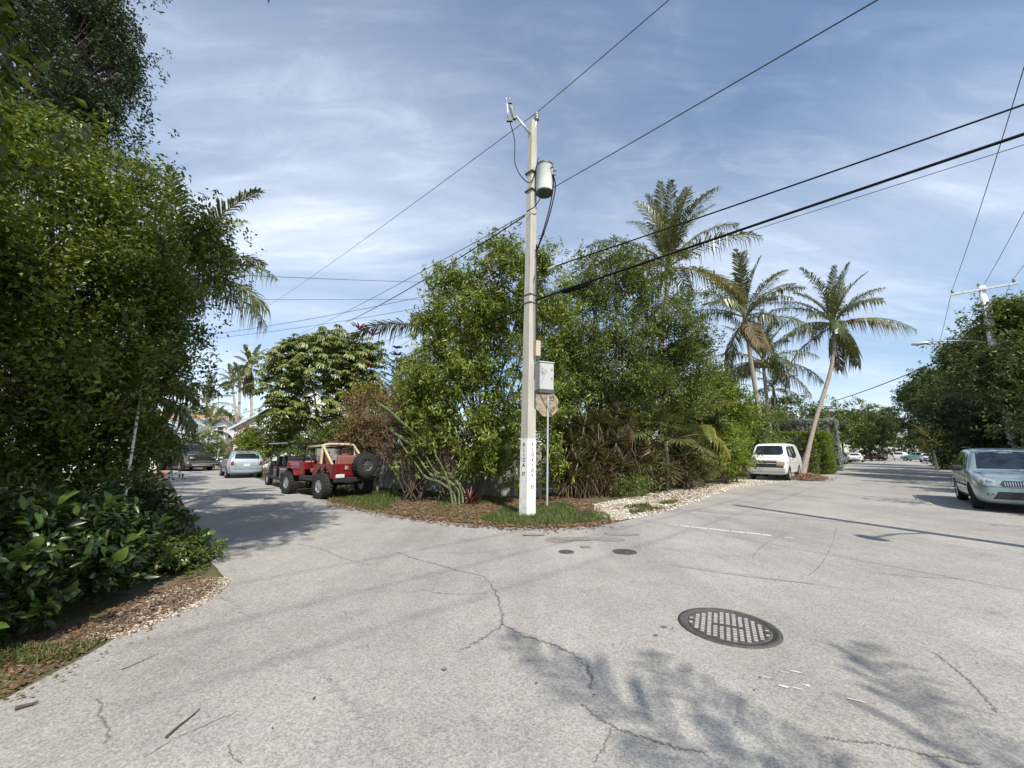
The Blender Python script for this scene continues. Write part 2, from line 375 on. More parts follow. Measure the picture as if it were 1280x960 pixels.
def strip(name, px_pts, w, z, m, seed=0, wob=.02, parent=road):
    """an irregular ribbon following a line of photo pixels on the road"""
    r_ = random.Random(seed)
    line = smooth_line([G(*p) for p in px_pts], 16)
    L = []; Rr = []
    for i, p in enumerate(line):
        t = (line[min(i + 1, len(line) - 1)] - line[max(0, i - 1)]).normalized(); nrm = Vector((-t.y, t.x, 0))
        p = p + nrm * r_.uniform(-wob, wob)
        k = w * r_.choice((.25, .5, .8, 1.0, 1.5)) * (0.15 if i in (0, len(line) - 1) else 1)
        L.append(p + nrm * k / 2); Rr.append(p - nrm * k / 2)
    mb = MB(); n = len(L)
    mb.add([(q.x, q.y, z) for q in L + Rr], [(i, n + i, n + i + 1, i + 1) for i in range(n - 1)])
    return mb.build(name, m, parent)
CR = [([(372, 680), (400, 686), (430, 698), (462, 707)], .010), ([(495, 690), (520, 699), (548, 706), (575, 714), (604, 721), (618, 738), (626, 762), (627, 780), (604, 798), (570, 816)], .02),
      ([(627, 780), (655, 795), (690, 806), (722, 822), (736, 838), (739, 862)], .018), ([(728, 880), (745, 895), (766, 908), (798, 920), (850, 936), (885, 941)], .014),
      ([(766, 908), (757, 930), (742, 955)], .010), ([(1030, 922), (1062, 927), (1100, 930), (1150, 942), (1230, 958)], .014), ([(1166, 815), (1180, 826), (1196, 838), (1212, 852), (1228, 869), (1248, 892)], .013),
      ([(122, 872), (127, 884), (124, 894), (133, 905), (136, 920), (131, 930)], .009), ([(520, 735), (545, 741), (575, 743), (610, 742)], .008), ([(820, 684), (862, 690), (905, 694), (935, 697)], .009),
      ([(940, 700), (945, 690), (960, 678), (985, 665)], .008), ([(1085, 715), (1120, 719), (1160, 722), (1200, 723)], .012), ([(1010, 720), (1020, 712), (1030, 700), (1040, 680), (1046, 660)], .010),
      ([(840, 707), (900, 716), (960, 724), (1020, 730)], .014), ([(180, 948), (215, 925), (255, 908), (300, 888)], .007), ([(286, 930), (290, 945), (304, 955)], .007), ([(560, 690), (585, 692), (640, 686)], .007), ([(950, 640), (1000, 648), (1090, 655)], .010)]
for i, (pts, w) in enumerate(CR): strip('crack', pts, w * 1.0, .003, M_CRACK, i, max(.009, w * .9))
strip('seam', [(268, 742), (300, 760), (345, 793), (400, 838), (440, 880), (480, 925), (515, 965)], .045, .0025, M_SEAM, 50, .035)
strip('seam', [(832, 705), (900, 714), (985, 726), (1090, 740)], .03, .0015, M_SEAM, 51, .015)

def blob(cx, cy, rx, ry, seed, k=26, jagm=.16, rot=0):
    r_ = random.Random(seed); out = []
    for i in range(k):
        q = 2 * math.pi * i / k; s = 1 + r_.uniform(-jagm, jagm); x = rx * s * math.cos(q); y = ry * s * math.sin(q)
        out.append((cx + x * math.cos(rot) - y * math.sin(rot), cy + x * math.sin(rot) + y * math.cos(rot)))
    return out
for i, (px, py, rx, ry, m) in enumerate([(698, 675, .26, .24, M_OIL), (760, 674, .3, .2, M_OIL), (776, 668, .34, .16, M_OIL), (830, 784, .028, .024, M_CRACK), (732, 684, .09, .08, M_OIL), (720, 674, .4, .16, M_OIL), (820, 795, .02, .014, M_CRACK), (555, 838, .022, .016, M_CRACK), (667, 669, .2, .1, M_OIL)]):
    p = G(px, py); sheet('patch', blob(p.x, p.y, rx, ry, 60 + i), .004 + .0011 * i, m, road)

# worn stop line: separate flakes of white paint
for i, (a, b) in enumerate([((836, 656), (848, 657.5)), ((851, 657.6), (862, 658.6)), ((864, 659), (884, 660.8)), ((886, 661), (912, 664)), ((914, 664.3), (931, 666)), ((933, 666.2), (951, 668)), ((953, 668.5), (964, 669.7)), ((981, 672), (993, 673))]):
    A, B = G(*a), G(*b); t = (B - A).normalized(); n_ = Vector((-t.y, t.x, 0)); w = .1 if i not in (0, 7) else .05
    pts = jag([A + n_ * w / 2, B + n_ * w / 2, B - n_ * w / 2, A - n_ * w / 2], .12, .015, 80 + i)
    sheet('paint_dash', pts, .0045, M_PAINT, road)
p = G(1000, 852)
for i in range(7):
    q = p + Vector((random.uniform(-.22, .22), random.uniform(-.16, .16), 0)); q.y -= (q.x - p.x) * .35
    sheet('paint_flake', blob(q.x, q.y, random.uniform(.02, .06), random.uniform(.006, .015), 90 + i, 10, .3, -.5), .003 + .0003 * i, M_PAINT, road)

# manhole
mp_ = G(910, 783)
mh = thing('manhole_cover', 'large round cast iron manhole cover with studded grid set in the street', 'manhole cover', (mp_.x, mp_.y, 0), R(-27))
MB().lathe([(.428, -.03), (.428, .008), (.385, .012), (.382, .004), (.352, .004), (.348, -.01)], n=48).build('frame_ring', M_IRON, mh)
MB().lathe([(.345, -.02), (.345, .006), (.335, .009), (.325, .0015), (0.0, .0015)], n=48).build('lid', M_IRON, mh)
st = MB()
for i in range(-6, 7):
    for j in range(-6, 7):
        x, y = i * .052, j * .052
        if math.hypot(x, y) < .322 and not (abs(x) < .13 and abs(y) < .03): st.box((x, y, .004), (.033, .030, .0045), bev=0, taper=.85)
tag(st.build('studs', M_IRON_DUST, mh), kind='stuff')
pl = MB(); pl.box((0, 0, .004), (.25, .05, .005), bev=.002); pl.build('name_bar', M_IRON, mh)
for s in (-1, 1): MB().box((s * .31, 0, .007), (.05, .035, .012), bev=.004).build('pick_hole', M_IRON, mh)
for (px, py, r_, lab) in ((781, 690, .19, 'round iron valve cover with a ring, larger of the two small covers'), (708, 690, .125, 'smallest round iron valve cover in the street beside the larger valve cover')):
    g = G(px, py); o = thing('valve_cover', lab, 'valve cover', (g.x, g.y, 0))
    MB().lathe([(r_, -.02), (r_, .006), (r_ * .86, .009), (r_ * .84, .001)], n=32).build('frame_ring', M_IRON, o)
    MB().lathe([(r_ * .82, .0), (r_ * .8, .006), (r_ * .55, .007), (r_ * .54, .003), (r_ * .3, .003), (r_ * .29, .007), (0, .007)], n=32).build('lid', M_IRON, o)

# ---- verge beds
gravel_px = [(752, 651), (775, 650), (800, 647), (830, 641), (870, 628), (905, 615), (950, 606), (1002, 600), (1010, 594), (985, 591), (935, 596), (900, 602), (860, 607), (820, 616), (775, 624), (740, 630)]
gpoly = [G(*p) for p in gravel_px]
gb = sheet('gravel_bed', jag(gpoly, .2, .08, 5), -.007, M_COARSE); tag(gb, kind='structure')
lpoly = [Vector(q) for q in ((-3.2, 4.55), (-3.3, 4.9), (-3.5, 5.35), (-3.8, 5.4), (-4.0, 4.9), (-3.85, 4.2), (-3.65, 3.65), (-3.33, 3.75), (-3.25, 4.2))]
gb2 = sheet('shell_bed', jag([q.to_3d() for q in lpoly], .15, .06, 6), -.007, M_COARSE); tag(gb2, kind='structure')

OCT = np.array([(1, 0, 0), (-1, 0, 0), (0, 1, 0), (0, -1, 0), (0, 0, 1), (0, 0, -1)], float)
OCTF = np.array([(0, 2, 4), (2, 1, 4), (1, 3, 4), (3, 0, 4), (2, 0, 5), (1, 2, 5), (3, 1, 5), (0, 3, 5)])
def stones(xy, lo, hi, rg, name, flat=.55):
    n = len(xy); s = lo + (hi - lo) * rg.random(n) ** 2.2
    a = rg.random(n) * 6.28; ca, sa = np.cos(a), np.sin(a)
    V = OCT[None] * (s[:, None, None] * np.stack([1 + .5 * rg.random(n), .7 + .4 * rg.random(n), flat * np.ones(n)], 1)[:, None, :]) * (1 + .25 * rg.normal(size=(n, 6, 1)))
    X = V[:, :, 0] * ca[:, None] - V[:, :, 1] * sa[:, None] + xy[:, None, 0]; Y = V[:, :, 0] * sa[:, None] + V[:, :, 1] * ca[:, None] + xy[:, None, 1]
    V = np.stack([X, Y, V[:, :, 2] + (s * .25)[:, None]], 2).reshape(-1, 3)
    F = (OCTF[None] + 6 * np.arange(n)[:, None, None]).reshape(-1, 3)
    return np_mesh(name, V, F, np.repeat(rg.random(n), 6))
def off_road(q, margin=0):
    return q[~in_poly(q[:, 0], q[:, 1], ROAD)]
g1 = scatter(gpoly, 12000, rng)
o = link('gravel', stones(g1, .008, .045, rng, 'gravel'), M_STONEW); tag(o, 'pale coral gravel spread along the verge in front of the van', 'gravel', kind='stuff')
g2 = scatter(lpoly, 6000, rng)
o = link('shell_gravel', stones(g2, .005, .018, rng, 'shells', .45), M_STONE); tag(o, 'small white shell gravel spilling from the shrubs onto the road', 'gravel', kind='stuff')

def blades(xy, h, w, rg, lean=.5):
    n = len(xy); a = rg.random(n) * 6.28; H = h * (.5 + .8 * rg.random(n)); l = lean * H * rg.random(n)
    d = np.stack([np.cos(a), np.sin(a)], 1); s = np.stack([-d[:, 1], d[:, 0]], 1) * (w * (.6 + .7 * rg.random(n)))[:, None] / 2
    z0 = -.012
    b = np.column_stack([xy, np.full(n, z0)])
    def off(p, q, dz): return p + np.column_stack([q, dz])
    V = np.stack([off(b, s, 0 * H), off(b, -s, 0 * H), off(b, s * .7 + d * (l * .4)[:, None], H * .6), off(b, -s * .7 + d * (l * .4)[:, None], H * .6), off(b, d * l[:, None], H * (1 - .25 * rg.random(n)))], 1).reshape(-1, 3)
    F = (np.array([(0, 1, 3), (0, 3, 2), (2, 3, 4)])[None] + 5 * np.arange(n)[:, None, None]).reshape(-1, 3)
    return V, F, np.repeat(rg.random(n), 5)
def flat_leaves(xy, lo, hi, rg, z=.004, curl=.35):
    n = len(xy); s = lo + (hi - lo) * rg.random(n); a = rg.random(n) * 6.28; w = s * (.2 + .15 * rg.random(n))
    d = np.stack([np.cos(a), np.sin(a)], 1); q = np.stack([-d[:, 1], d[:, 0]], 1)
    zz = z + .012 * rg.random(n); cu = curl * s * rg.random(n)
    V = np.stack([np.column_stack([xy - d * s[:, None] / 2, zz + cu * rg.random(n)]), np.column_stack([xy + q * w[:, None], zz + cu * .5]), np.column_stack([xy + d * s[:, None] / 2, zz + cu]), np.column_stack([xy - q * w[:, None], zz + cu * rg.random(n)])], 1).reshape(-1, 3)
    F = (np.array([(0, 2, 1), (0, 3, 2)])[None] + 4 * np.arange(n)[:, None, None]).reshape(-1, 3)
    return V, F, np.repeat(rg.random(n), 4)
verge = [G(*p) for p in [(415, 634), (440, 638), (500, 648), (560, 656), (620, 662), (690, 664), (752, 659), (770, 652), (740, 628), (690, 618), (640, 616), (560, 612), (500, 610), (440, 610), (405, 614)]]
q = scatter(verge, 60000, rng)
lm = lumps(q, .8, 3)
near_pole = np.hypot(q[:, 0] - 1.0, q[:, 1] - 9.6) < 1.7 + .3 * lm
left_end = q[:, 0] < -3.3 + .5 * lm
edge_d = np.min(np.stack([np.hypot(q[:, 0] - a, q[:, 1] - b) for a, b in [(c[0], c[1]) for c in smooth_line([Vector((*c, 0)) for c in corner], 4)]]), 0)
keep = (near_pole & (edge_d > .28)) | (left_end & (edge_d > .15)) | ((lm > .45) & (edge_d > .5))
qg = off_road(q[keep])
V, F, v = blades(qg, .10, .011, rng, 1.3)
o = link('grass', np_mesh('grass', V, F, v * .8), M_GRASS); tag(o, 'rough green grass on the verge round the pole and behind the red off-roader', 'grass', kind='stuff')
ql = off_road(q[~keep][:9000]); qe = q[(edge_d < .4)][:2600]
qe = qe + rng.normal(size=qe.shape) * .12
V, F, v = flat_leaves(np.vstack([ql, qe]), .04, .11, rng)
o = link('leaf_litter', np_mesh('leaf_litter', V, F, v), M_LITTER); tag(o, 'reddish brown dry leaves piled along the kerbless road edge', 'leaf litter', kind='stuff')
g3 = [G(*p) for p in [(740, 645), (770, 650), (830, 640), (870, 625), (930, 598), (870, 602), (790, 612), (700, 622)]]
q = scatter(g3, 3600, rng); q = q[lumps(q, 1.1, 9) > -.25]
V, F, v = flat_leaves(q, .04, .12, rng, .012)
o = link('leaf_litter', np_mesh('leaf_litter', V, F, v), M_LITTER); tag(o, 'scattered brown leaves over the pale gravel verge below the spiky shrubs', 'leaf litter', kind='stuff')
gw = [G(*p) for p in [(790, 643), (850, 632), (845, 626), (780, 634)]] ; gw2 = [G(*p) for p in [(862, 604), (930, 596), (935, 588), (860, 596)]]
q = np.vstack([scatter(gw, 2600, rng), scatter(gw2, 3500, rng)]); q = q[lumps(q, 1.2, 5) > -.1]
V, F, v = blades(q, .11, .016, rng, .9)
o = link('grass', np_mesh('grass', V, F, v * .9), M_GRASS); tag(o, 'thin weeds growing through the pale gravel verge', 'grass', kind='stuff')
# left corner
lv = [Vector(q_) for q_ in ((-3.28, 2.75), (-3.42, 3.7), (-3.9, 4.1), (-4.6, 3.6), (-5.4, 2.6), (-5.2, 1.6), (-4.2, 1.8))]
q = off_road(scatter(lv, 11000, rng)); lm = lumps(q, 2.0, 4)
V, F, v = blades(q[lm > -.15], .065, .008, rng, 1.4)
o = link('grass', np_mesh('grass', V, F, v * .9), M_GRASS); tag(o, 'low weedy grass strip under the glossy leaved shrub', 'grass', kind='stuff')
q2 = np.vstack([q[lm < .15][:5000], scatter(lpoly, 2600, rng) + (-.12, 0), rng.normal(size=(160, 2)) * (.1, .8) + (-3.28, 3.4)])
V, F, v = flat_leaves(q2, .012, .045, rng, .006)
o = link('leaf_litter', np_mesh('leaf_litter', V, F, v), M_LITTER); tag(o, 'brown leaf bits among the shells beside the glossy leaved shrub', 'leaf litter', kind='stuff')
# crumbs on the asphalt
q = rng.random((520, 2)) * (22, 9) + (-5, 2.5); q = q[in_poly(q[:, 0], q[:, 1], ROAD)]
V, F, v = flat_leaves(q, .008, .035, rng, .003)
o = link('road_debris', np_mesh('road_debris', V, F, v), M_LITTER); tag(o, 'tiny bits of leaf and bark strewn over the asphalt', 'debris', kind='stuff')
def twig(name, label, cat, pts, r0):
    g = [G(*p) for p in pts]; pp = [Vector((p.x, p.y, r0 + .004)) for p in g]; mb = MB(); n = len(pp)
    mb.tube(smooth_line(pp, 4), [r0 * (1 - .6 * i / (4 * (n - 1))) for i in range(4 * (n - 1) + 1)], 6); tag(mb.build(name, M_TWIG), label, cat)
twig('palm_twig', 'dark dry palm twig lying on the asphalt', 'twig', [(207, 924), (222, 911), (236, 900), (250, 888)], .007)
twig('seed_pod', 'flat brown seed pod lying by the shrub edge', 'seed pod', [(18, 889), (28, 886), (40, 883), (47, 880)], .012)
twig('thin_twig', 'thin curved grey twig beside the shell gravel', 'twig', [(152, 838), (165, 833), (180, 826), (198, 818)], .0035)
# brush pile beside the van
bp_ = G(1012, 601)
q = rng.normal(size=(3600, 2)) * (.62, .38) @ np.array([[.7, .7], [.7, -.7]]) + (bp_.x + .4, bp_.y + .6)
V, F, v = flat_leaves(q, .04, .12, rng, .01, 1.2); r2 = np.hypot(V[:, 0] - bp_.x - .4, V[:, 1] - bp_.y - .6); V[:, 2] += .32 * np.exp(-r2 ** 2 / 1.2) * rng.random(len(V) // 4).repeat(4)
o = link('brush_pile', np_mesh('brush_pile', V, F, v), M_LITTER); tag(o, 'heap of dry brown cuttings at the rear wheel of the van', 'brush pile', kind='stuff')

# ------------------------------------------------------------------ text
def text_mesh(s, size):
    cu = bpy.data.curves.new('t', 'FONT'); cu.body = s; cu.size = size; cu.align_x = 'CENTER'; cu.align_y = 'CENTER'; cu.extrude = .001
    cu.offset = size * .022
    ob = bpy.data.objects.new('t', cu); C.objects.link(ob); dg = bpy.context.evaluated_depsgraph_get()
    me = bpy.data.meshes.new_from_object(ob.evaluated_get(dg)); bpy.data.objects.remove(ob); bpy.data.curves.remove(cu); return me

# ------------------------------------------------------------------ the concrete utility pole at the corner
PB = Vector((.40, 10.5, 0))
pole = thing('utility_pole', 'tall square concrete utility pole with white painted base and transformer', 'utility pole', PB, 0)
pole.rotation_euler = (0, R(.9), 0)
H = 11.25
def sq(side, ch):         # chamfered square, one corner toward the camera
    h = side / 2; pts = []
    for (sx, sy) in ((1, 1), (-1, 1), (-1, -1), (1, -1)):
        a = [(sx * h, sy * (h - ch)), (sx * (h - ch), sy * h)]
        if sx * sy < 0: a.reverse()
        pts += a
    c = math.cos(R(45)); return [Vector((x * c - y * c, x * c + y * c, 0)) for x, y in pts]
def side_at(z): return .325 - .115 * z / H
def shaft(z0, z1, grow, name, m):
    mb = MB(); zs = [z0 + (z1 - z0) * i / 12 for i in range(13)]; vs_ = []
    for z in zs: vs_ += [p + Vector((0, 0, z)) for p in sq(side_at(z) + grow, .034)]
    fs = [(i * 8 + j, i * 8 + (j + 1) % 8, (i + 1) * 8 + (j + 1) % 8, (i + 1) * 8 + j) for i in range(12) for j in range(8)]
    fs += [tuple(range(8))[::-1], tuple(range(96, 104))]
    mb.add(vs_, fs); return mb.build(name, m, pole)
shaft(-.2, H, 0, 'shaft', M_CONC); painted = shaft(-.2, 1.9, .006, 'painted_base', M_WHITE); painted['label'] = 'white painted base with stencilled street names'
def letters(word, side, z0, dz, size, ztail, tail):
    # local frame of a pole face: side -1 = face toward Eliza street (left), +1 = face toward Florida street
    nx = Vector((side * .7071, -.7071, 0)); tx = Vector((.7071, side * .7071, 0))
    def put(s, z, sz):
        me = text_mesh(s, sz); d = side_at(z) / 2 + .0055
        M = Matrix((tx, Vector((0, 0, 1)), nx)).transposed().to_4x4(); M.translation = nx * d + Vector((0, 0, z))
        o = link('letter', me, M_LETTER, painted); o.matrix_local = M
    for i, ch in enumerate(word): put(ch, z0 - dz * i, size)
    put(tail, ztail, size * .9)
letters('ELIZA', -1, 1.74, .128, .125, 1.0, 'ST')
letters('FLORIDA', 1, 1.74, .128, .115, .68, 'ST')
def ph(py, px=664): return P(px, py, 10.5).z      # height on the pole of a photo row
# transformer
TZ = ph(246); can = MB(); tc_ = Vector((.36, -.16, 0))
can.lathe([(0, 0), (.21, 0), (.235, .03), (.24, .06), (.24, .82), (.25, .83), (.25, .86), (.235, .875), (.2, .9), (0, .91)], tc_ + Vector((0, 0, TZ)), 28)
canp = can.build('transformer', M_TRANS, pole); MB().lathe([(0, -.012), (.225, -.012), (.242, .004), (.242, .03)], tc_ + Vector((0, 0, TZ)), 28).build('shade_disc', M_DKSTEEL, canp)  # dark disc stands in for the shade under the can
mb = MB()
for q_ in range(12):
    a = q_ * math.pi / 6; mb.box(tc_ + Vector((.243 * math.cos(a), .243 * math.sin(a), TZ + .845)), (.02, .02, .05), Matrix.Rotation(a, 3, 'Z'))
mb.lathe([(.252, .815), (.256, .83), (.256, .86), (.25, .872)], tc_ + Vector((0, 0, TZ)), 28)
mb.build('lid_band', M_DKSTEEL, canp)
for s, a in ((0, 2.6), (1, .4)):
    b = tc_ + Vector((.12 * math.cos(a), .12 * math.sin(a), TZ + .9)); m_ = MB()
    m_.lathe([(.03, 0), (.05, .03), (.03, .05), (.048, .08), (.028, .1), (.042, .13), (.02, .16), (0, .2)], b, 12); m_.build('bushing', M_PORC, canp)
for i in range(3):
    a = R(-50 + 34 * i); b = tc_ + Vector((.25 * math.cos(a), .25 * math.sin(a), TZ + .66)); m_ = MB()
    m_.tube([b, b + Vector((.09 * math.cos(a), .09 * math.sin(a), .02))], [.022, .03], 8); m_.build('secondary_bushing', M_PORC, canp)
mb = MB()
for z in (.15, .72): MB().box((.12, -.08, TZ + z), (.3, .05, .07), Matrix.Rotation(R(-24), 3, 'Z')).box((0, 0, TZ + z), (.3, .3, .03), Matrix.Rotation(R(45), 3, 'Z')).build('mounting_bracket', M_DKSTEEL, pole)
# pole top insulator, cutout arm
mb = MB(); tp = Vector((.02, 0, H)); mb.tube([Vector((0, -.06, H - .5)), Vector((.1, -.06, H - .1)), Vector((.12, -.04, H + .1))], .022, 8); mb.build('top_pin', M_GALV, pole)
mb = MB(); mb.lathe([(.03, 0), (.075, .02), (.08, .05), (.055, .07), (.075, .1), (.075, .14), (.055, .17), (.072, .2), (.06, .27), (.03, .3), (0, .31)], (.12, -.04, H + .02), 16); mb.build('top_insulator', M_PORC, pole)
mb = MB(); A = Vector((-.08, -.1, H - .45)); B = Vector((-.5, -.2, H + .02)); mb.tube([A, B], .035, 8); mb.build('cutout_arm', M_GALV, pole)
mb = MB(); cB = B + Vector((-.1, 0, .12)); tilt = Matrix.Rotation(R(-16), 3, 'Y')
mb.lathe([(.04, -.25), (.07, -.2), (.045, -.17), (.07, -.1), (.045, -.06), (.07, .02), (.045, .06), (.07, .14), (.045, .2), (.03, .25)], cB, 12, tilt); mb.build('fuse_insulator', M_PORC, pole)
mb = MB(); mb.tube([cB + Vector((-.13, 0, -.22)), cB + Vector((-.17, 0, .3))], .028, 8);  mb.tube([cB + Vector((-.16, 0, .34)), cB + Vector((-.2, 0, .46)), cB + Vector((-.12, 0, .5)), cB + Vector((-.06, 0, .42))], .012, 6); mb.build('fuse_tube', M_GALV, pole); MB().box(cB + Vector((-.1, 0, .33)), (.16, .05, .05)).build('fuse_clamp', M_DKSTEEL, pole); MB().box(cB + Vector((-.08, 0, -.26)), (.18, .07, .08)).build('fuse_clamp', M_DKSTEEL, pole)
def pcab(name, pts, r_, m=M_WIRE): MB().tube(smooth_line([Vector(p) for p in pts], 6), r_, 6).build(name, m, pole)
pcab('jumper_wire', [cB + Vector((-.08, 0, -.28)), (-.52, -.2, H - .8), (-.5, -.2, H - 1.5), (-.3, -.2, H - 1.95), (-.02, -.2, H - 2.1), (.18, -.2, TZ + 1.12)], .013)
pcab('jumper_wire', [(.45, -.3, TZ + .68), (.6, -.3, TZ + .3), (.5, -.28, TZ - .5), (.3, -.25, TZ - 1.3), (.16, -.2, TZ - 1.75)], .018)
pcab('jumper_wire', [(.55, -.22, TZ + .68), (.66, -.25, TZ + .2), (.55, -.25, TZ - .5), (.36, -.22, TZ - 1.2), (.18, -.18, TZ - 1.7)], .018)
pcab('jumper_wire', [(.42, -.33, TZ + .66), (.44, -.36, TZ + .25), (.3, -.3, TZ - .1), (.1, -.26, TZ - .45), (-.14, -.2, TZ - .6)], .014)
pcab('riser_cable', [(.15, -.12, TZ - 1.75), (.155, -.14, 7.2), (.17, -.14, 6.0), (.175, -.13, 5.2), (.18, -.13, 4.3)], .02)
pcab('riser_cable', [(.1, -.17, TZ - 2.6), (.12, -.175, 6.3), (.14, -.17, 5.0), (.16, -.17, 4.2), (.28, -.2, 3.9)], .012, M_WIREGREY)
mb = MB(); mb.box((.2, -.14, 4.28), (.14, .12, .42), Matrix.Rotation(R(30), 3, 'Z'), bev=.01); mb.build('junction_box', M_TAN, pole)
mb = MB()
for z in (ph(370), ph(380)): MB().box((0, 0, z), (side_at(z) + .02, side_at(z) + .02, .03), Matrix.Rotation(R(45), 3, 'Z')).build('steel_band', M_DKSTEEL, pole)
for z in (4.0, 3.55, 6.1): mb.tube([Vector((-.16, -.12, z)), Vector((-.2, -.16, z))], .012, 6)
mb.build('step_bolts', M_DKSTEEL, pole)['kind'] = 'stuff'
# grey cabinet on the pole
bz0, bz1 = ph(489), ph(456); Mb = Matrix.Rotation(R(20), 3, 'Z'); bc = Vector((.39, -.14, (bz0 + bz1) / 2))
mb = MB(); mb.box(bc, (.4, .34, bz1 - bz0), Mb, bev=.02); cab = mb.build('cabinet', M_BOXGREY, pole)
MB().box(bc + Vector((0, 0, (bz1 - bz0) / 2 + .015)), (.44, .38, .03), Mb, bev=.01).build('cabinet_lid', M_BOXGREY, cab)
MB().box(bc + Vector((0, 0, -(bz1 - bz0) / 2 - .03)), (.42, .36, .09), Mb).build('cabinet_base', M_DKSTEEL, cab)
def scrib(pts):
    mb = MB(); pp = [Mb @ Vector((x, -.173, z)) + bc for x, z in pts]; mb.tube(pp, .004, 5, cap=True); return mb
for s in ([(-.18, .2), (-.09, .06), (-.15, .1), (-.02, .17), (.0, .1)], [(-.17, -.2), (-.1, -.06), (-.03, .12)], [(-.19, .12), (-.12, .02), (-.05, .09)], [(-.19, .26), (-.1, .19), (-.17, .17)]): scrib(s).build('scribble', M_MARK, cab)
for z in (.18, -.05): MB().tube([Mb @ Vector((.14, -.17, z)) + bc, Mb @ Vector((.14, -.185, z)) + bc], .016, 8).build('latch', M_DKSTEEL, cab)

# ------------------------------------------------------------------ stop signs seen from behind
def octagon(r_): return [Vector((r_ * math.cos(R(22.5 + 45 * i)), 0, r_ * math.sin(R(22.5 + 45 * i)))) for i in range(8)]
def stop_sign(label, base, height, yaw, lean, r_=.4, mpost=M_GALV):
    o = thing('stop_sign', label, 'road sign', base, 0); o.rotation_euler = (0, lean, yaw)
    MB().box((0, 0, height / 2 - .1), (.055, .032, height + .2), bev=.008).build('post', mpost, o)
    n = 8; zc = height - r_ * .8; pts = octagon(r_)
    mb = MB(); mb.add([p + Vector((0, .026, zc)) for p in pts] + [p + Vector((0, .030, zc)) for p in pts], [tuple(range(8)), tuple(range(15, 7, -1))] + [(i, (i + 1) % 8, 8 + (i + 1) % 8, 8 + i) for i in range(8)])
    pl_ = mb.build('plate', M_SIGNBACK, o)
    for z in (.22, -.22): MB().tube([(0, -.03, zc + z), (0, .026, zc + z)], .012, 8).build('bolt', M_DKSTEEL, o)
    return o, pl_, zc
sb = G(684, 634)
sgn, plate, zc = stop_sign('octagonal road sign back marked 15 G beside the concrete pole', (sb.x, sb.y + .05, 0), P(686, 490, sb.y).z, R(28), R(1.2), .42)
for s, x, z, sz in (('15', .17, .15, .19), ('G', .19, -.16, .19)):
    me = text_mesh(s, sz); o = link('marking', me, M_LETTER, plate); o.matrix_local = Matrix.Translation((x, .0235, zc + z)) @ Matrix(((0, -1, 0, 0), (0, 0, -1, 0), (1, 0, 0, 0), (0, 0, 0, 1)))
sb = Vector((P(152, 650, 6.0).x, 6.0, 0))
sgn2, plate2, zc2 = stop_sign('octagonal road sign back on white post swallowed by the hedge', sb, 2.75, R(-40), R(-1.6), .36, M_WHITE)

# ------------------------------------------------------------------ overhead wires
def wire(label, a, b, sag, r_, m=M_WIRE, k=26, name='overhead_wire', ext=1.0):
    a, b = Vector(a), Vector(b); b = a + (b - a) * ext; pts = []
    for i in range(k + 1):
        t = i / k; p = a.lerp(b, t); p.z -= sag * 4 * t * (1 - t); pts.append(p)
    mb = MB(); mb.tube([p - a for p in pts], r_, 6); o = mb.build(name, m, None, a)
    return tag(o, label, 'wire', 'overhead wires')
def on_pole(py, dx=0): return P(664 + dx, py, 10.45)
T2 = Vector((10.2, 3.95, 0))                       # a second pole, standing by the road outside the frame
p2_ = thing('utility_pole', 'round wooden utility pole with lamp arm at the near right corner', 'utility pole', T2)
MB().tube([(0, 0, -.3), (0, 0, 5), (0, 0, 10.6)], [.17, .15, .12], 14).build('shaft', M_BARK, p2_)
MB().tube([(0, 0, 5.5), (-.7, -.38, 5.85), (-1.35, -.72, 5.9)], .035, 8).build('lamp_arm', M_GALV, p2_)
MB().lathe([(0, -.3), (.1, -.26), (.17, -.05), (.15, .15), (0, .3)], (-1.5, -.8, 5.88), 14, Matrix.Rotation(R(90), 3, 'X')).build('lamp_head', M_GALV, p2_)
top = PB + Vector((.30, -.04, H + .3))
wire('thin primary wire on the top insulator of the concrete pole, running back over the street', top, top - DE * 26 + Vector((0, 0, .3)), .35, .011, M_WIREGREY)
wire('thin primary wire from the top insulator of the concrete pole toward the schefflera', top, P(355, 366, 40), .35, .011, M_WIREGREY, ext=1.6)
n1 = PB + Vector((.75, -.2, ph(240))); wire('bare neutral wire attached beside the transformer', n1, P(1085, 0, 4.6), .1, .011, M_WIREGREY, ext=3.5)
wire('bare neutral wire leaving the concrete pole below the transformer toward the palms', on_pole(264), P(372, 414, 44), .5, .012, M_WIREGREY, ext=1.6)
wire('black service cable sloping from the concrete pole into the schefflera crown', on_pole(270, -8), P(432, 403, 27), .2, .018)
wire('black cable reaching the concrete pole above the thick cable with the splice case', on_pole(340, 8), P(1280, 128, 5.5), .05, .016, ext=1 / .76)
c1 = on_pole(375, 6); c2 = T2 + Vector((0, 0, 6.5))
wire('thick black cable bundle with a splice case at the concrete pole', c1, P(1282, 168, 5.5), -.02, .026, ext=1 / .76)
a = P(702, 365, 10.2); b = P(738, 354, 9.9); MB().tube([(0, 0, 0), (b - a) * .08, (b - a) * .1, (b - a) * .9, (b - a) * .92, b - a], [.03, .05, .075, .075, .05, .03], 10).build('splice_case', M_WIRE, None, a)
tag(bpy.data.objects['splice_case'], 'black splice case on the thick cable beside the concrete pole', 'splice case')
a = P(683, 338, 10.3); b = P(702, 330, 10.1); MB().tube([(0, 0, 0), (b - a) * .2, (b - a) * .8, b - a], [.02, .05, .05, .02], 10).build('cable_tap', M_BOXGREY, None, a)
tag(bpy.data.objects['cable_tap'], 'small grey cable tap hanging on the upper black cable', 'cable tap')
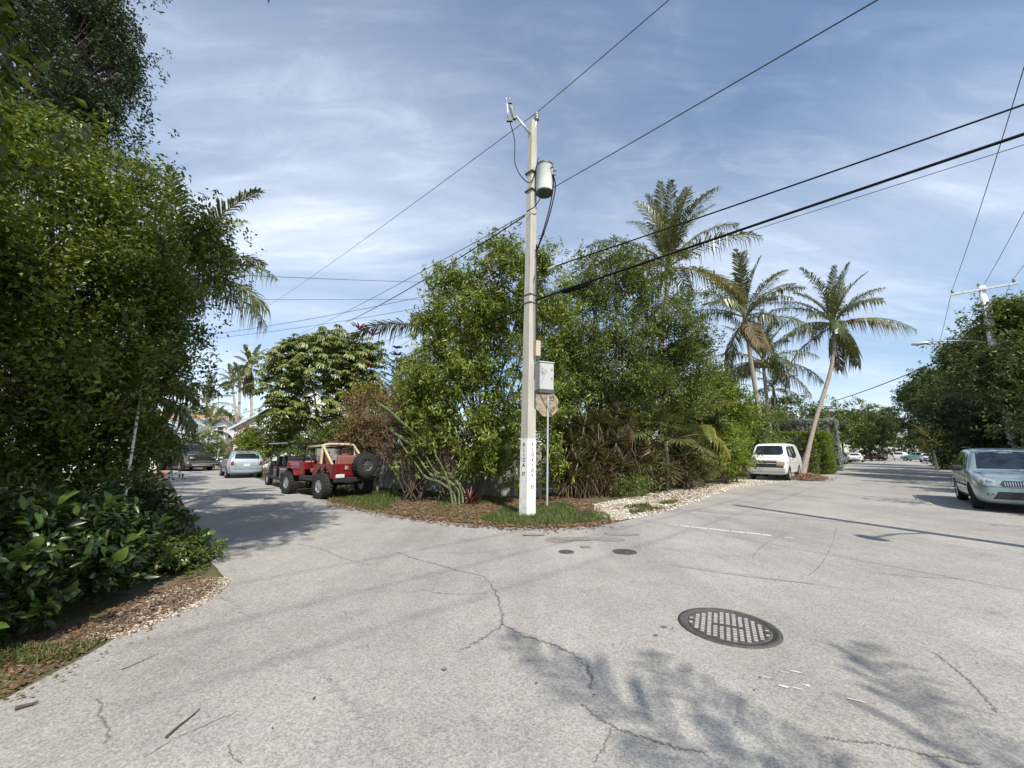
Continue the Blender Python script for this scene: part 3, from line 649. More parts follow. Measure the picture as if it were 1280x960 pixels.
wire('hair-thin grey wire just below the thick cable bundle', P(700, 363, 10.1), P(1282, 179, 5.5), .02, .006, M_WIREGREY, ext=1 / .75)
wire('low dark cable leaving the concrete pole behind the leafy tree', on_pole(383, -6), P(452, 467, 26), .1, .02)
wire('low dark cable passing behind the schefflera toward the porch house', P(452, 467, 26), P(240, 532, 48), .3, .022)
for (x0, y0, F0, x1, y1, F1, sg, lab) in ((368, 344, 15, 545, 353, 24, .1, 'level thin wire crossing the sky between left palm and leafy tree'), (330, 372, 19, 545, 374, 27, .1, 'second level thin wire between left palm and leafy tree'),
        (300, 409, 30, 560, 364, 22, .3, 'slanting grey wire above the schefflera'), (296, 416, 33, 540, 382, 25, .3, 'lower slanting grey wire above the schefflera'),
        (470, 432, 30, 540, 398, 22, .05, 'short thin wire dipping between schefflera and leafy tree'), (498, 434, 30, 545, 402, 24, .05, 'faint thin wire above the coconut frond at the leafy tree'), (226, 476, 40, 330, 455, 40, .1, 'distant thin wire behind the slender palms'), (230, 545, 60, 360, 510, 40, .2, 'distant black wire above the porch house')):
    wire(lab, P(x1, y1, F1), P(x0, y0, F0), sg, .011 if F0 < 25 else .014, M_WIREGREY, ext=2.2 if F0 < 25 else 1.5)

# far right poles
def cross_pole(label, base, height, lamp):
    o = thing('utility_pole', label, 'utility pole', base, math.atan2(DF.y, DF.x))
    MB().tube([(0, 0, -.3), (0, 0, height * .5), (0, 0, height)], [.2, .18, .15], 14).build('shaft', M_WHITE if lamp else M_CONC, o)
    MB().box((-.16, 0, height - .22), (.1, 2.5, .12), bev=.01).build('crossarm', M_WHITE, o)
    for y in (-1.15, .1, 1.15): MB().lathe([(.03, 0), (.07, .02), (.05, .06), (.075, .1), (.05, .15), (.06, .2), (0, .24)], (-.16 if abs(y) > .5 else 0, y, height - .16 if abs(y) > .5 else height), 12).build('insulator', M_PORC, o)
    MB().box((-.08, -.05, height - 1.7), (.12, .34, 1.5), bev=.02).build('riser_shield', M_GALV, o)
    if lamp:
        z = P(1222, 428, base[1]).z
        arm = MB(); arm.tube(smooth_line([Vector((0, .1, z)), Vector((-.1, .9, z + .25)), Vector((-.2, 2.0, z + .42)), Vector((-.2, 2.4, z + .42))], 5), .03, 8); la = arm.build('lamp_arm', M_GALV, o)
        MB().lathe([(0, -.42), (.07, -.38), (.11, -.1), (.1, .2), (.06, .36), (0, .4)], (-.2, 2.8, z + .42), 12, Matrix.Rotation(R(90), 3, 'X')).build('lamp_head', M_GALV, la)
    return o
RB = Vector((26.9, 21.7, 0)); cross_pole('white utility pole with crossarm and street lamp above the roadside trees', RB, 11.0, True)
RB3 = RB + Vector((.695, .719, 0)) * 62; cross_pole('distant utility pole with small crossarm over the treetops', RB3, 11.0, False)
nrmF = Vector((.719, -.695, 0))
for y, lab in ((-1.15, 'street side'), (.1, 'middle'), (1.15, 'garden side')):
    a = RB + nrmF * y + Vector((0, 0, 11.05)); nm = {'street side': 'primary wire on the street end of the white pole crossarm', 'middle': 'primary wire on the centre insulator of the white pole', 'garden side': 'primary wire on the garden end of the white pole crossarm'}[lab]
    wire(nm + ', toward the near corner', a, a - DF * 38 + Vector((0, 0, .4)), .5, .011, M_WIREGREY)
    wire(nm + ', toward the distant pole', a, RB3 + nrmF * y + Vector((0, 0, 11.05)), .9, .013, M_WIREGREY)
wire('black service wire slanting from the white pole across the far street', P(1222, 430, 21.7), P(1040, 502, 38), .2, .03)
wire('thin cable low on the white pole running along the street', P(1226, 440, 21.7), P(1158, 520, 80), .3, .03)
# ------------------------------------------------------------------ vegetation
def unit(a): return a / (np.linalg.norm(a, axis=-1, keepdims=True) + 1e-9)
FOLD_V = np.array([(0, 0, 0), (.42, .5, .10), (1, 0, -.10), (.42, -.5, .10)]); FOLD_F = np.array([(0, 1, 2), (0, 2, 3)])
LANCE_V = np.array([(0, 0, 0), (.3, .42, .05), (.3, -.42, .05), (.68, .36, .0), (.68, -.36, .0), (1, 0, -.16), (.5, 0, -.02)])
LANCE_F = np.array([(0, 1, 6), (0, 6, 2), (1, 3, 6), (6, 4, 2), (3, 5, 6), (6, 5, 4)])
def leaves_mesh(name, pos, d, nrm, L, Wd, v, tmpl='fold'):
    TV, TF = (FOLD_V, FOLD_F) if tmpl == 'fold' else (LANCE_V, LANCE_F)
    d = unit(d); s = unit(np.cross(nrm, d)); u = np.cross(d, s)
    V = pos[:, None] + (TV[None, :, 0:1] * L[:, None, None]) * d[:, None] + (TV[None, :, 1:2] * Wd[:, None, None]) * s[:, None] + (TV[None, :, 2:3] * L[:, None, None]) * u[:, None]
    F = (TF[None] + len(TV) * np.arange(len(pos))[:, None, None]).reshape(-1, 3)
    return np_mesh(name, V.reshape(-1, 3), F, np.repeat(v, len(TV)))
def clusters(blobs, n, rg, shell=.5, rough=.22, gap=None, gk=1.5, stray=0.0, clump=None):
    b = np.array(blobs, float); w = (b[:, 3] * b[:, 4] + b[:, 4] * b[:, 5] + b[:, 3] * b[:, 5]); w /= w.sum()
    i = rg.choice(len(b), n, p=w); d = unit(rg.normal(size=(n, 3)))
    r_ = 1 - shell * rg.random(n) ** 1.6
    st_ = rg.random(n) < stray; r_[st_] = 1 + .22 * rg.random(st_.sum())
    bump = lumps(d * 2.2 + i[:, None] * 3.1, 1.6, 5) * rough
    c = b[i, :3] + d * b[i, 3:6] * (r_ * (1 + bump))[:, None]
    out = unit(d / b[i, 3:6])
    if clump:                       # most twigs gather into boughs: heavier clumps, darker hollows between them
        K = max(8, n // clump[0]); j = rg.integers(0, K, n); m_ = rg.random(n) < .72
        c[m_] = c[j[m_]] + rg.normal(size=(m_.sum(), 3)) * np.array([1, 1, .6]) * clump[1]; out[m_] = unit(out[j[m_]] + rg.normal(size=(m_.sum(), 3)) * .35)
    if gap is not None:
        k = lumps(c, gk, 8) > gap; c, out = c[k], out[k]
    k = c[:, 2] > .02
    return c[k], out[k]
def foliage_mesh(name, c, out, nlf, L, Wd, rg, spread=.14, droop=.15, upb=.5, tmpl='fold', twig=.5, jit=.6, vtop=.35):
    n = len(c); axis = unit(out * .7 + np.array([0, 0, upb]) + rg.normal(size=(n, 3)) * .35)
    k = nlf; N_ = n * k
    ax = np.repeat(axis, k, 0); cc = np.repeat(c, k, 0)
    perp = unit(np.cross(ax, rg.normal(size=(N_, 3))))
    th = R(25) + R(80) * rg.random(N_)
    d = ax * np.cos(th)[:, None] + perp * np.sin(th)[:, None]; d[:, 2] -= droop * (.4 + rg.random(N_)); d = unit(d)
    pos = cc + ax * ((rg.random(N_) - .5) * 2 * spread * twig)[:, None] + rg.normal(size=(N_, 3)) * spread * .35
    nrm = unit(ax * .5 + np.array([0, 0, .6]) + rg.normal(size=(N_, 3)) * jit)
    Ls = L * (.6 + .7 * rg.random(N_)); Ws = Wd * (.6 + .6 * rg.random(N_))
    # random tone for each twig, varied again leaf by leaf
    v = np.clip(np.repeat(rg.random(n), k) * .55 + rg.random(N_) * .45, 0, 1)
    return leaves_mesh(name, pos, d, nrm, Ls, Ws, v, tmpl)
def blb(px, py, F, rx, ry, dy=None):
    c = P(px, py, F); D = depth(c); a, b = rx * D / 500, ry * D / 500
    return (c.x, c.y, c.z, a, dy if dy else (a + b) / 2, b)
def limbs(mb, base, fork, blobs, rg, r0, kids=5, c=None):
    base, fork = Vector(base), Vector(fork)
    mid = base.lerp(fork, .5) + Vector((rg.normal() * .08, rg.normal() * .08, 0))
    mb.tube(smooth_line([base, mid, fork], 4), [r0 * (1.25 - .5 * i / 8) for i in range(9)], 10)
    for b in blobs:
        t = Vector(b[:3]); m_ = fork.lerp(t, .5) + Vector((rg.normal() * .2, rg.normal() * .2, -.1 * (t - fork).length))
        ln = smooth_line([fork, m_, t], 4); mb.tube(ln, [r0 * .55 * (1 - .75 * i / 8) for i in range(9)], 7)
        for j in range(kids):
            d = Vector(unit(rg.normal(size=3))); e = t + Vector((d.x * b[3], d.y * b[4], d.z * b[5])) * .85; s0 = ln[4 + j % 4]
            mb.tube(smooth_line([s0, s0.lerp(e, .5) + Vector((0, 0, .06 * (e - s0).length)), e], 3), [r0 * .2, r0 * .16, r0 * .12, r0 * .09, r0 * .07, r0 * .05, r0 * .03], 5, cap=False)
LM = {
 'small': leaf_mat('leaf_hedge_tree', [(.034, .056, .012), (.068, .104, .018), (.118, .16, .025), (.27, .3, .06)], .38, .28, .45),
 'dark': leaf_mat('leaf_dark_tree', [(0.018, 0.034, 0.016), (0.031, 0.052, 0.021), (0.044, 0.070, 0.026), (0.065, 0.094, 0.034)], .5, .15, .25),
 'avocado': leaf_mat('leaf_lance', [(0.063, 0.091, 0.017), (0.112, 0.161, 0.025), (0.175, 0.224, 0.036), (0.322, 0.350, 0.070)], .35, .28, .5),
 'mid': leaf_mat('leaf_mid', [(0.049, 0.073, 0.017), (0.081, 0.119, 0.025), (0.126, 0.168, 0.036), (0.196, 0.238, 0.056)], .42, .26, .4),
 'glossy': leaf_mat('leaf_glossy', [(.012, .03, .008), (.024, .05, .012), (.045, .085, .016), (.1, .15, .025)], .34, .22, .5),
 'umbrella': leaf_mat('leaf_umbrella', [(.075, .105, .03), (.12, .155, .042), (.18, .215, .06), (.28, .29, .09)], .3, .22, .5),
 'silver': leaf_mat('leaf_silver', [(.2, .24, .19), (.3, .34, .28), (.38, .42, .36)], .5, .15, .4),
 'hedge': leaf_mat('leaf_clipped', [(0.069, 0.115, 0.014), (0.103, 0.172, 0.021), (0.161, 0.230, 0.029), (0.230, 0.287, 0.046)], .4, .28, .4),
 'vine': leaf_mat('leaf_vine', [(.1, .15, .02), (.14, .2, .03), (.2, .27, .04), (.28, .33, .07)], .45, .32, .35),
 'brown': leaf_mat('leaf_dead_vine', [(.11, .07, .045), (.17, .11, .065), (.22, .155, .09), (.2, .2, .07)], .8, .15, .2),
 'far': leaf_mat('leaf_far', [(0.036, 0.055, 0.017), (0.061, 0.090, 0.026), (0.099, 0.133, 0.038), (0.174, 0.203, 0.058)], .45, .24, .35),
 'yellow': leaf_mat('leaf_yellow', [(.14, .18, .02), (.22, .24, .03), (.3, .28, .04), (.34, .2, .04)], .45, .3, .35),
 'dry': leaf_mat('leaf_dry_blade', [(.07, .05, .032), (.125, .09, .055), (.18, .135, .082), (.32, .25, .16)], .85, .1, .15),
 'spike': leaf_mat('leaf_spiky', [(.05, .06, .022), (.09, .095, .035), (.15, .135, .05), (.24, .2, .09)], .4, .2, .4),
 'palm': leaf_mat('palm_leaflet', [(0.046, 0.063, 0.021), (0.075, 0.098, 0.028), (0.115, 0.132, 0.041), (0.207, 0.196, 0.086)], .34, .2, .5, obj=True),
 'palmy': leaf_mat('palm_leaflet_yellow', [(.09, .11, .02), (.14, .16, .03), (.2, .19, .04), (.3, .22, .06)], .4, .25, .4, obj=True),
 'pine': leaf_mat('pine_needles', [(.03, .06, .025), (.045, .08, .033), (.06, .1, .04)], .6, .15, .3),
}
M_RACHIS = mat('palm_rachis', (.2, .2, .07), .5, var=.25)
M_RED = leaf_mat('red_flower', [(.2, .02, .03), (.3, .03, .045), (.36, .06, .06)], .5, .15, .3)
M_CACTUS = mat('cactus_skin', (.13, .165, .065), .6, var=.45, scale=4, dirt=(.16, .14, .1))

def tree(name, label, cat, base, fork, blobs, n, nlf, L, Wd, lm, seed, group=None, r0=.16, bark=M_BARK, kids=5, shell=.5, rough=.22, gap=None, gk=1.5, tmpl='fold', droop=.15, spread=.14, upb=.5, jit=.6, fork_limbs=True, stray=.05, clump=(22, .3)):
    rg = np.random.default_rng(seed); base = Vector(base)
    o = thing(name, label, cat, base, 0, group); bl = [(b[0] - base.x, b[1] - base.y, b[2] - base.z, b[3], b[4], b[5]) for b in blobs]
    c, out = clusters(bl, n, rg, shell, rough, gap, gk, stray, clump)
    link('crown' if 'tree' in name or 'schefflera' in name else 'foliage', foliage_mesh('crown', c, out, nlf, L, Wd, rg, spread, droop, upb, tmpl, jit=jit), lm, o)
    if fork_limbs:
        mb = MB(); limbs(mb, (0, 0, -.1), Vector(fork) - base, bl, rg, r0, kids); mb.build('trunk', bark, o)
    return o
def frond_mesh(name, a0, arch, L, n, ll, hang, seed, w=.035, petiole=.16, vee=.35):
    rg = np.random.default_rng(seed); K = 14; pts = []; p = Vector((0, 0, 0))
    ang = lambda s: a0 - arch * s ** 1.25
    for i in range(K + 1):
        pts.append(p.copy()); a = ang((i + .5) / K); p = p + Vector((math.cos(a), 0, math.sin(a))) * (L / K)
    mb = MB(); mb.tube(pts, [.045 * (L / 4.5) * (1 - .9 * i / K) + .004 for i in range(K + 1)], 5, mi=1)
    mb.sm = [True] * len(mb.sm)
    nv = len(mb.v); V = list(mb.v); fs = list(mb.f); mi = list(mb.mi); val = [.5] * nv
    for side in (-1, 1):
        for i in range(n):
            if rg.random() < .10: continue
            s = petiole + (1 - petiole) * (i + rg.random() * .6) / n
            x = s * K; k = min(K - 1, int(x)); b = pts[k].lerp(pts[k + 1], x - k); a = ang(s)
            t = Vector((math.cos(a), 0, math.sin(a))); nr = Vector((-math.sin(a), 0, math.cos(a)))
            prof = math.sin(math.pi * min(1, .18 + .8 * (s - petiole) / (1 - petiole))) ** .6
            l = ll * prof * rg.uniform(.7, 1.12)
            d = (t * (.45 + .55 * s) + Vector((0, side, 0)) * .85 + nr * vee * rg.uniform(.4, 1.2)).normalized()
            wv = t.cross(d).cross(d); wv = (t - d * t.dot(d)).normalized() * (w / 2)
            h = hang * rg.uniform(.35, 1.8)
            p1 = b + d * l * .5 + Vector((0, 0, -h * l * .18)); p2 = b + d * l * .85 * (1 - .3 * min(1, h)) + Vector((0, 0, -h * l * .7))
            q = len(V); V += [tuple(b + wv * .5), tuple(b - wv * .5), tuple(p1 + wv), tuple(p1 - wv), tuple(p2)]
            fs += [[q, q + 1, q + 3, q + 2], [q + 2, q + 3, q + 4]]; mi += [0, 0]; vv = rg.random(); val += [vv] * 5
    me = bpy.data.meshes.new(name); me.from_pydata(V, [], fs); me.polygons.foreach_set('material_index', mi)
    at = me.attributes.new('v', 'FLOAT', 'POINT'); at.data.foreach_set('value', val); me.update(); return me
FR = {}
def fronds(kind):
    if kind in FR: return FR[kind]
    L, n, ll, w = {'coco': (5.2, 80, 1.3, .055), 'cocos': (4.7, 76, 1.15, .06), 'open': (3.4, 26, .95, .06), 'areca': (2.3, 54, .62, .045), 'slim': (1.9, 44, .5, .06), 'arecal': (2.9, 70, .8, .045)}[kind]
    out = []
    for i, (a, ar, h) in enumerate(((84, .35, .2), (72, .7, .4), (55, 1.1, .7), (30, 1.2, 1.0), (6, 1.1, 1.25), (-24, .8, 1.4))):
        for v in range(2):
            me = frond_mesh('frond_%s' % kind, R(a), ar, L * (1 - .06 * (i == 5)), n, ll, h, 100 + i * 7 + v, w)
            me.materials.append(LM['palm']); me.materials.append(M_RACHIS); out.append((i, me))
    FR[kind] = out; return out
def palm(name, label, base, path, kind, nf, seed, group=None, r0=.17, lean=0, coconuts=True, tiers=(0, 5), azs=None, trunk=True):
    rg = random.Random(seed); base = Vector(base); o = thing(name, label, 'palm', base, 0, group)
    loc = [Vector(p) - base for p in path]; crown = loc[-1]
    if trunk:
        ln = smooth_line(loc, 14); k = len(ln); mb = MB()
        mb.tube(ln, [r0 * (1.5 - .5 * min(1, i / 8)) * (1 - .3 * i / k) * (1 + .05 * (i % 2)) for i in range(k)], 12); mb.build('trunk', M_PALMBARK, o)
    mb = MB(); mb.tube([crown - Vector((0, 0, .3)), crown, crown + Vector((0, 0, .5))], [r0 * 1.1, r0 * 1.35, r0 * .5], 10); mb.build('crown_shaft', M_RACHIS, o)
    fr = fronds(kind)
    spec = azs if azs else [(137.5 * i + rg.uniform(-14, 14), tiers[0] + (tiers[1] - tiers[0]) * (i + .5) / nf) for i in range(nf)]
    for kf, (az, ti) in enumerate(spec):
        ti = int(round(min(5, max(0, ti + rg.uniform(-.5, .5) * (azs is None))))); me = rg.choice([m_ for i, m_ in fr if i == ti])
        f = link('frond', me, None, o, crown + Vector((0, 0, .38 - .07 * ti)), (R(rg.uniform(-14, 14)), R(rg.uniform(-5, 5)), R(az)))
        s = rg.uniform(.82, 1.1); f.scale = (s, s, s)
        if kind[:4] == 'coco' and kf >= len(spec) - 3: f.material_slots[0].link = 'OBJECT'; f.material_slots[0].material = LM['palmy'] if kf % 2 else LM['dry']
    if coconuts:
        for i in range(7):
            a = rg.random() * 6.28; mb = MB(); mb.lathe([(0, -.13), (.08, -.1), (.11, 0), (.08, .1), (0, .14)], crown + Vector((.26 * math.cos(a), .26 * math.sin(a), -.05 - .2 * rg.random())), 8); mb.build('coconut', M_RACHIS, o)
    return o

# ---- left corner: hedge tree, tall dark tree, palms, shrubs
LB = Vector((-7.6, 6.6, 0))
bl = [blb(70, 250, 5.6, 95, 80, 1.3), blb(165, 285, 5.8, 85, 70, 1.2), blb(40, 380, 5.3, 110, 100, 1.3), blb(165, 380, 5.9, 85, 70, 1.2), blb(95, 490, 5.8, 100, 80, 1.2), blb(20, 300, 4.6, 60, 70, .8),
      blb(228, 318, 6.1, 46, 44, .8), blb(150, 470, 6.4, 55, 60, .9), blb(232, 420, 6.6, 26, 26, .5), blb(35, 570, 5.5, 80, 70, 1.0), blb(130, 570, 6.2, 60, 60, .9), blb(10, 190, 6.2, 75, 50, 1.1), blb(190, 470, 6.8, 32, 36, .6), blb(-60, 420, 5, 110, 170, 1.4), blb(150, 225, 6.5, 50, 34, .8), blb(195, 540, 7.4, 30, 40, .6), blb(60, 450, 4.7, 90, 60, .7), blb(120, 420, 5.2, 60, 50, .7), blb(80, 340, 4.9, 70, 50, .7), blb(255, 290, 6.3, 22, 20, .5), blb(240, 360, 6.4, 30, 24, .6), blb(60, 180, 5.9, 60, 36, .9), blb(172, 468, 5.4, 34, 44, .3)]
tree('hedge_tree', 'large spreading small-leaved tree overhanging the corner, bright tips and dark hollows', 'tree', LB, LB + Vector((.2, 0, 1.5)), bl, 14500, 11, .076, .042, LM['small'], 21, r0=.11, kids=9, bark=M_BARKDK, shell=.75, rough=.42, gap=-.28, gk=2.0, spread=.17, droop=.12, stray=.1, clump=(24, .19))
TB = Vector((-14.5, 11.5, 0))
bl = [blb(55, 40, 10.5, 70, 55, 2), blb(115, 75, 10.2, 38, 42, 1.3), blb(20, 120, 11, 60, 40, 2), blb(128, 130, 9.8, 26, 24, .9), blb(95, 115, 10.2, 34, 28, 1.2), blb(115, 10, 10.5, 34, 30, 1.3), blb(20, -40, 11, 110, 60, 2.2), blb(148, 92, 10, 14, 12, .5), blb(75, 150, 10.4, 44, 28, 1), blb(135, 60, 10, 20, 22, .7), blb(140, 145, 9.8, 20, 16, .6), blb(100, 165, 10, 34, 20, .8), blb(142, 20, 10.3, 16, 20, .6)]
tree('tall_tree', 'tall dark fine-leaved tree rising above the hedge tree', 'tree', TB, P(-40, 150, 11.5), bl, 6500, 12, .13, .06, LM['dark'], 22, r0=.3, kids=10, bark=M_BARKDK, shell=.7, rough=.4, gap=-.25, gk=1.3, spread=.22)
# arching palms behind the hedge tree
pb = Vector((-8.4, 9.3, 0)); cr = P(222, 352, 9.6)
palm('arching_palm', 'palm with long arching fronds reaching out of the hedge tree', pb, [pb, pb.lerp(cr, .5) + Vector((-.1, 0, 0)), cr], 'arecal', 0, 5, r0=.1, coconuts=False,
     azs=[(8, 1), (-14, 2), (4, 3), (-30, 3), (-50, 4), (30, 4), (-75, 2), (-100, 3), (60, 2), (120, 3), (170, 2), (-140, 3), (-8, 4.4), (90, 1), (-60, 1)])
pb = Vector((-7.6, 7.9, 0)); cr = P(160, 500, 8.3)
palm('low_palm', 'low palm with dark drooping fronds under the hedge tree', pb, [pb, pb.lerp(cr, .5), cr], 'slim', 0, 6, r0=.07, coconuts=False,
     azs=[(15, 2), (-10, 3), (-35, 3), (-8, 4), (-60, 3), (40, 3), (-90, 4), (80, 3), (130, 4), (180, 3), (-130, 4), (-20, 5), (5, 5)])
pb = Vector((-9.6, 8.2, 0)); cr = P(40, 215, 9.0)
palm('tall_palm', 'palm with stiff dark fronds between hedge tree and tall tree', pb, [pb, pb.lerp(cr, .5), cr], 'arecal', 0, 9, r0=.11, coconuts=False,
     azs=[(10, 3), (-25, 3), (75, 2), (110, 3), (-60, 3), (150, 3), (190, 3), (-5, 4), (30, 4)])
# big-leaved shrubs
def leaf_obj_mesh():
    K = 6; V = []; F = []
    for i in range(K + 1):
        s = i / K; w = .34 * math.sin(math.pi * min(1, .06 + .94 * s) ** .85) ** .75 if 0 < i < K else .02
        z = .10 * math.sin(s * 2.6) - .16 * s * s
        V += [(s, w, z + .07 * w / .3), (s, 0, z), (s, -w, z + .07 * w / .3)]
    for i in range(K):
        a = i * 3; F += [(a, a + 1, a + 4, a + 3), (a + 1, a + 2, a + 5, a + 4)]
    me = bpy.data.meshes.new('big_leaf'); me.from_pydata(V, [], F); me.polygons.foreach_set('use_smooth', [True] * len(F)); me.update()
    return me
LEAFV = []
for i in range(6):
    me = leaf_obj_mesh(); at = me.attributes.new('v', 'FLOAT', 'POINT'); at.data.foreach_set('value', [.1 + .16 * i] * len(me.vertices)); me.materials.append(LM['glossy']); LEAFV.append(me)
def glossy_shrub(label, base, blobs, n, nlf, L, Wd, seed, nbig, Lbig, zmin=.1):
    rg = np.random.default_rng(seed); base = Vector(base); o = thing('glossy_shrub', label, 'shrub', base)
    bl_ = [(b[0] - base.x, b[1] - base.y, b[2], b[3], b[4], b[5]) for b in blobs]
    c, out = clusters(bl_, n, rg, .6, .25); link('foliage', foliage_mesh('foliage', c, out, nlf, L, Wd, rg, .1, .1, .7, 'lance'), LM['glossy'], o)
    mb = MB()
    for i in range(14):
        b = bl_[i % len(bl_)]; e = Vector(b[:3]) + Vector(unit(rg.normal(size=3))) * b[3] * .8; e.z = max(e.z, .1)
        mb.tube(smooth_line([Vector((rg.normal() * .2, rg.normal() * .2, -.1)), Vector((e.x * .5, e.y * .5, e.z * .35)), e], 4), [.02 - .0017 * j for j in range(9)], 6)
    mb.build('stems', M_BARKDK, o)
    # rosettes of large single leaves on the side that faces the street
    c, out = clusters(bl_, nbig * 6, rg, .06, .2); vis = (out[:, 0] * .75 - out[:, 1] * .45 + out[:, 2] * .25) > .35; c, out = c[vis & (c[:, 2] > zmin)][:nbig // 6 + 1], out[vis & (c[:, 2] > zmin)][:nbig // 6 + 1]
    for j in range(len(c)):
        ax = Vector(unit(out[j] * .8 + np.array([0, 0, .6])))
        for k in range(6):
            q = Matrix.Rotation(k * 2.4 + rg.random(), 3, ax); pr = q @ ax.orthogonal().normalized(); th = R(30 + 9 * k)
            d = (ax * math.cos(th) + pr * math.sin(th)).normalized(); d.z -= .12; d.normalize(); sd_ = d.cross(ax).normalized(); up_ = sd_.cross(d); s = Lbig * (.65 + .5 * rg.random())
            M = Matrix((d, -sd_, up_)).transposed().to_4x4(); M.translation = Vector(c[j]) + ax * .02 * (6 - k); 
            l = link('leaf', LEAFV[int(rg.integers(0, 6))], None, o); l.matrix_local = M @ Matrix.Scale(s, 4)
    return o
sb_ = Vector((-5.0, 3.4, 0))
glossy_shrub('big glossy-leaved shrub at the road corner beside the shell gravel', sb_, [blb(20, 680, 3.8, 80, 50, .7), blb(0, 750, 3.5, 40, 40, .4), blb(110, 700, 4.5, 60, 45, .6), blb(-60, 720, 3.4, 100, 100, .8), blb(90, 655, 4.8, 60, 40, .6)], 1500, 8, .11, .055, 31, 96, .145, .25)
sb_ = Vector((-5.9, 6.1, 0))
glossy_shrub('low glossy-leaved shrub at the hedge foot beside the shaded road', sb_, [blb(195, 655, 6.3, 36, 34, .5), blb(165, 690, 5.8, 50, 40, .6), blb(205, 700, 5.7, 40, 26, .5), blb(150, 640, 6.6, 50, 40, .7), blb(222, 690, 6.1, 20, 20, .3)], 760, 8, .11, .055, 32, 72, .13, .1)
rg_ = np.random.default_rng(5); c, out = clusters([(.0, 0, .2, .8, .6, .22), (-.5, -.8, .18, .7, .6, .2), (.15, .6, .15, .5, .5, .2)], 420, rg_, .5, .3)
o = thing('ground_cover', 'low dark weedy plants between shell gravel and shrub', 'plant', (-4.75, 5.45, 0)); link('foliage', foliage_mesh('ground_cover', c, out, 8, .07, .03, rg_, .07), LM['mid'], o)
mb = MB(); rg_ = np.random.default_rng(3)
bm = bmesh.new(); bmesh.ops.create_icosphere(bm, subdivisions=2, radius=.3)
for v_ in bm.verts: v_.co = Vector((v_.co.x * .8, v_.co.y * .7, v_.co.z * 1.1)) * (1 + .18 * math.sin(v_.co.x * 13 + v_.co.z * 9))
me = bpy.data.meshes.new('boulder'); bm.to_mesh(me); bm.free(); o = link('boulder', me, mat('grey_rock', (.3, .29, .27), .95, var=.3, scale=6, bump=.6), None, P(147, 700, 5.4)); o.location.z = .2
tag(o, 'grey lump of coral rock half hidden in the low shrub', 'rock')

# ---- behind the jeeps: schefflera, slender palms, pine, vine mound, garden shrubs
SB = G(414, 588); SB = Vector((P(414, 560, 24).x, 24, 0))
bl = [blb(400, 455, 24, 70, 36, 2.4), blb(352, 480, 23.5, 30, 30, 1.5), blb(446, 468, 24.5, 36, 34, 1.8), blb(365, 515, 23.5, 34, 20, 1.4), blb(432, 512, 24, 36, 22, 1.5), blb(415, 425, 24, 34, 18, 1.5), blb(460, 440, 25, 24, 16, 1.2), blb(380, 440, 24, 30, 22, 1.4)]
rg_ = np.random.default_rng(41); sch = thing('schefflera_tree', 'umbrella tree with drooping leaf whorls and red flower spikes above the golf cart', 'tree', SB)
bl2 = [(b[0] - SB.x, b[1] - SB.y, b[2], b[3], b[4], b[5]) for b in bl]; c, out = clusters(bl2, 1500, rg_, .55, .25)
def whorls(name, c, out, k, L, Wd, rg, lift=.35):
    n = len(c); ax = unit(out * .45 + np.array([0, 0, 1.0]) + rg.normal(size=(n, 3)) * .25); A = np.repeat(ax, k, 0); t = unit(np.cross(A, rg.normal(size=(n, 3)).repeat(k, 0)))
    b = np.cross(A, t); q = np.tile(np.arange(k) * 2 * math.pi / k, n) + rg.random(n * k) * .3
    d = t * np.cos(q)[:, None] + b * np.sin(q)[:, None]; pos = np.repeat(c, k, 0) + d * .03; d = unit(d + A * .1 - np.array([0, 0, lift]) * (.7 + .7 * rg.random((n * k, 1))))
    nrm = unit(A + d * .6); Ls = L * (.75 + .4 * rg.random(n * k)); v = np.clip(np.repeat(rg.random(n), k) * .6 + rg.random(n * k) * .4, 0, 1)
    return leaves_mesh(name, pos, d, nrm, Ls, Ls * Wd, v, 'lance')
link('crown', whorls('crown', c, out, 10, .36, .34, rg_, .6), LM['umbrella'], sch)
mb = MB()
for s in range(5):
    b0 = Vector((rg_.normal() * .3, rg_.normal() * .3, -.1)); limbs(mb, b0, Vector((b0.x * 3 + rg_.normal() * .4, b0.y * 2, 1.6 + rg_.random())), [bl2[s], bl2[(s + 3) % len(bl2)]], rg_, .1, 4)
mb.build('trunk', M_BARKDK, sch)
for (px, py, F) in ((449, 412, 24), (466, 420, 24.3), (345, 446, 23.4), (455, 462, 23.2)):
    e = P(px, py, F) - SB; k = 9; a = np.arange(k) * 2 * math.pi / k; d = np.column_stack([np.cos(a), np.sin(a), .55 + .3 * rg_.random(k)])
    link('flower_spike', leaves_mesh('flower_spike', np.tile(np.array(e), (k, 1)), d, np.tile((0, 0, 1.), (k, 1)), np.full(k, .75), np.full(k, .13), rg_.random(k), 'lance'), M_RED, sch)
